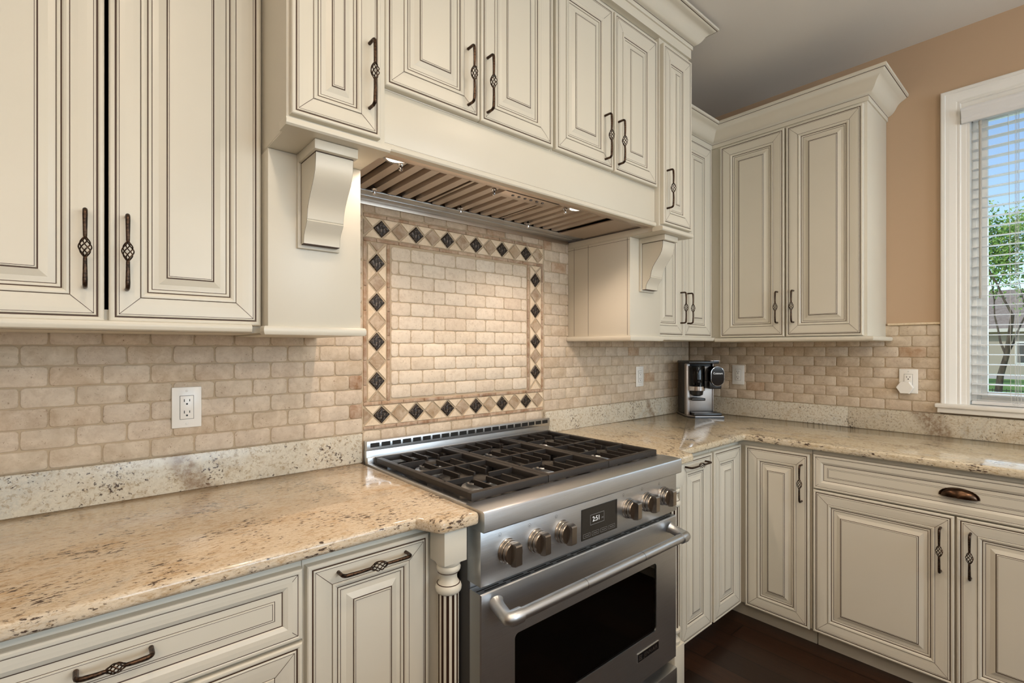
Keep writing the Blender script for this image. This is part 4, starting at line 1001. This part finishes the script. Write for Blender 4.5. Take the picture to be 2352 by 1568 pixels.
# ------------------------------------------------------------------ outdoors
GZ = -1.0
b = MB(); b.box(3.3, 160, -70, 90, GZ - .1, GZ, 'grass'); tag(b.build('lawn'), kind='structure')
b = MB(); b.box(52, 58, -20, 30, GZ, GZ + .03, 'pale_concrete'); tag(b.build('driveway'), 'pale concrete driveway strip in front of the neighbouring house', 'driveway')
hs_ = thing('neighbour_house', 'brick house with a grey shingle roof beyond the lawn, seen through the blind', 'house', (64, 2, GZ))
b = MB(); b.box(62, 74, -9, 14, GZ, 3.0, 'house_brick'); b.build('walls', hs_)
b = MB(); b.add([(61.2, -10, 3.0), (61.2, 15, 3.0), (75, 15, 3.0), (75, -10, 3.0), (68, -4, 7.0), (68, 9, 7.0)], [[0, 1, 5, 4], [1, 2, 5], [2, 3, 4, 5], [3, 0, 4], [0, 3, 2, 1]], 'roof_shingle'); b.build('roof', hs_, None)
b = MB(); b.box(61.1, 61.4, -10.1, 15.1, 2.75, 3.05, 'siding'); b.build('eave', hs_)
for yy in (-6, 1.4, 4.6, 8.5):
    b = MB(); b.box(61.9, 62.05, yy - .75, yy + .75, GZ + .9, GZ + 2.9, 'white_trim'); f = b.build('window_frame', hs_); b = MB(); b.box(61.86, 61.95, yy - .6, yy + .6, GZ + 1.05, GZ + 2.75, 'house_glass'); b.build('window_glass', f)
fn = thing('garden_fence', 'low black metal picket fence across the lawn outside the window', 'fence', (27, 0, GZ))
b = MB()
for zz in (GZ + .12, GZ + .66): b.box(26.98, 27.02, -8, 10, zz, zz + .03, 'fence_black')
b.build('rails', fn)
b = MB(); yy = -8.
while yy < 10: b.box(26.99, 27.005, yy, yy + .016, GZ, GZ + .74, 'fence_black'); yy += .13
b.build('pickets', fn)
def tree(x, y, hgt, seed, label, leaf_n, r0=.12, name='leafy_tree', leafr=.10, low=.35):
    random.seed(seed); t = thing(name, label, 'tree', (x, y, GZ)); tr = MB(); tips = []
    def grow(p, d, L_, r_, lv):
        pts = [p]; rr = [r_]; q = p.copy(); dd = d.copy()
        for i in range(4):
            dd = (dd + Vector((random.uniform(-.16, .16), random.uniform(-.16, .16), random.uniform(-.02, .12)))).normalized(); q = q + dd * L_ / 4; pts.append(q.copy()); rr.append(r_ * (1 - .13 * (i + 1)))
        tr.tube(pts, rr, 'bark', 7 if lv < 2 else 5)
        if lv >= 2: tips.extend(pts[1:])
        if lv < 4:
            for i in range(3 if lv < 3 else 2):
                a = random.uniform(0, 6.28); s_ = random.uniform(.45, .9); nd = (dd * 1.0 + Vector((math.cos(a) * s_, math.sin(a) * s_, random.uniform(-.1, .5)))).normalized()
                grow(pts[random.choice((2, 3, 4))] if i else pts[4], nd, L_ * random.uniform(.58, .8), rr[-1] * .72, lv + 1)
    grow(Vector((x, y, GZ)), Vector((.02, .03, 1)).normalized(), hgt * .36, r0, 0); tr.build('trunk', t, 60)
    lf = MB()
    for i in range(leaf_n):
        c = random.choice(tips) + Vector((random.gauss(0, .28), random.gauss(0, .28), random.gauss(0, .22)))
        a = Vector((random.uniform(-1, 1), random.uniform(-1, 1), random.uniform(-1, 1))).normalized() * leafr * random.uniform(.6, 1.2); c2 = a.orthogonal().normalized() * leafr * .5
        lf.add([tuple(c - a), tuple(c + c2), tuple(c + a), tuple(c - c2)], [[0, 1, 2, 3]], 'leaves', random.random())
    lf.build('foliage', t, None)
tree(33.5, .95, 11.0, 4, 'leafy young tree on the lawn just outside the window', 5200, .15)
tree(40, 5.2, 9.5, 11, 'spring tree standing in front of the brick house, further off', 3600, .12)
tree(30, -5.5, 10.0, 17, 'leafy tree to the right of the lawn, beyond the window edge', 3600, .14)
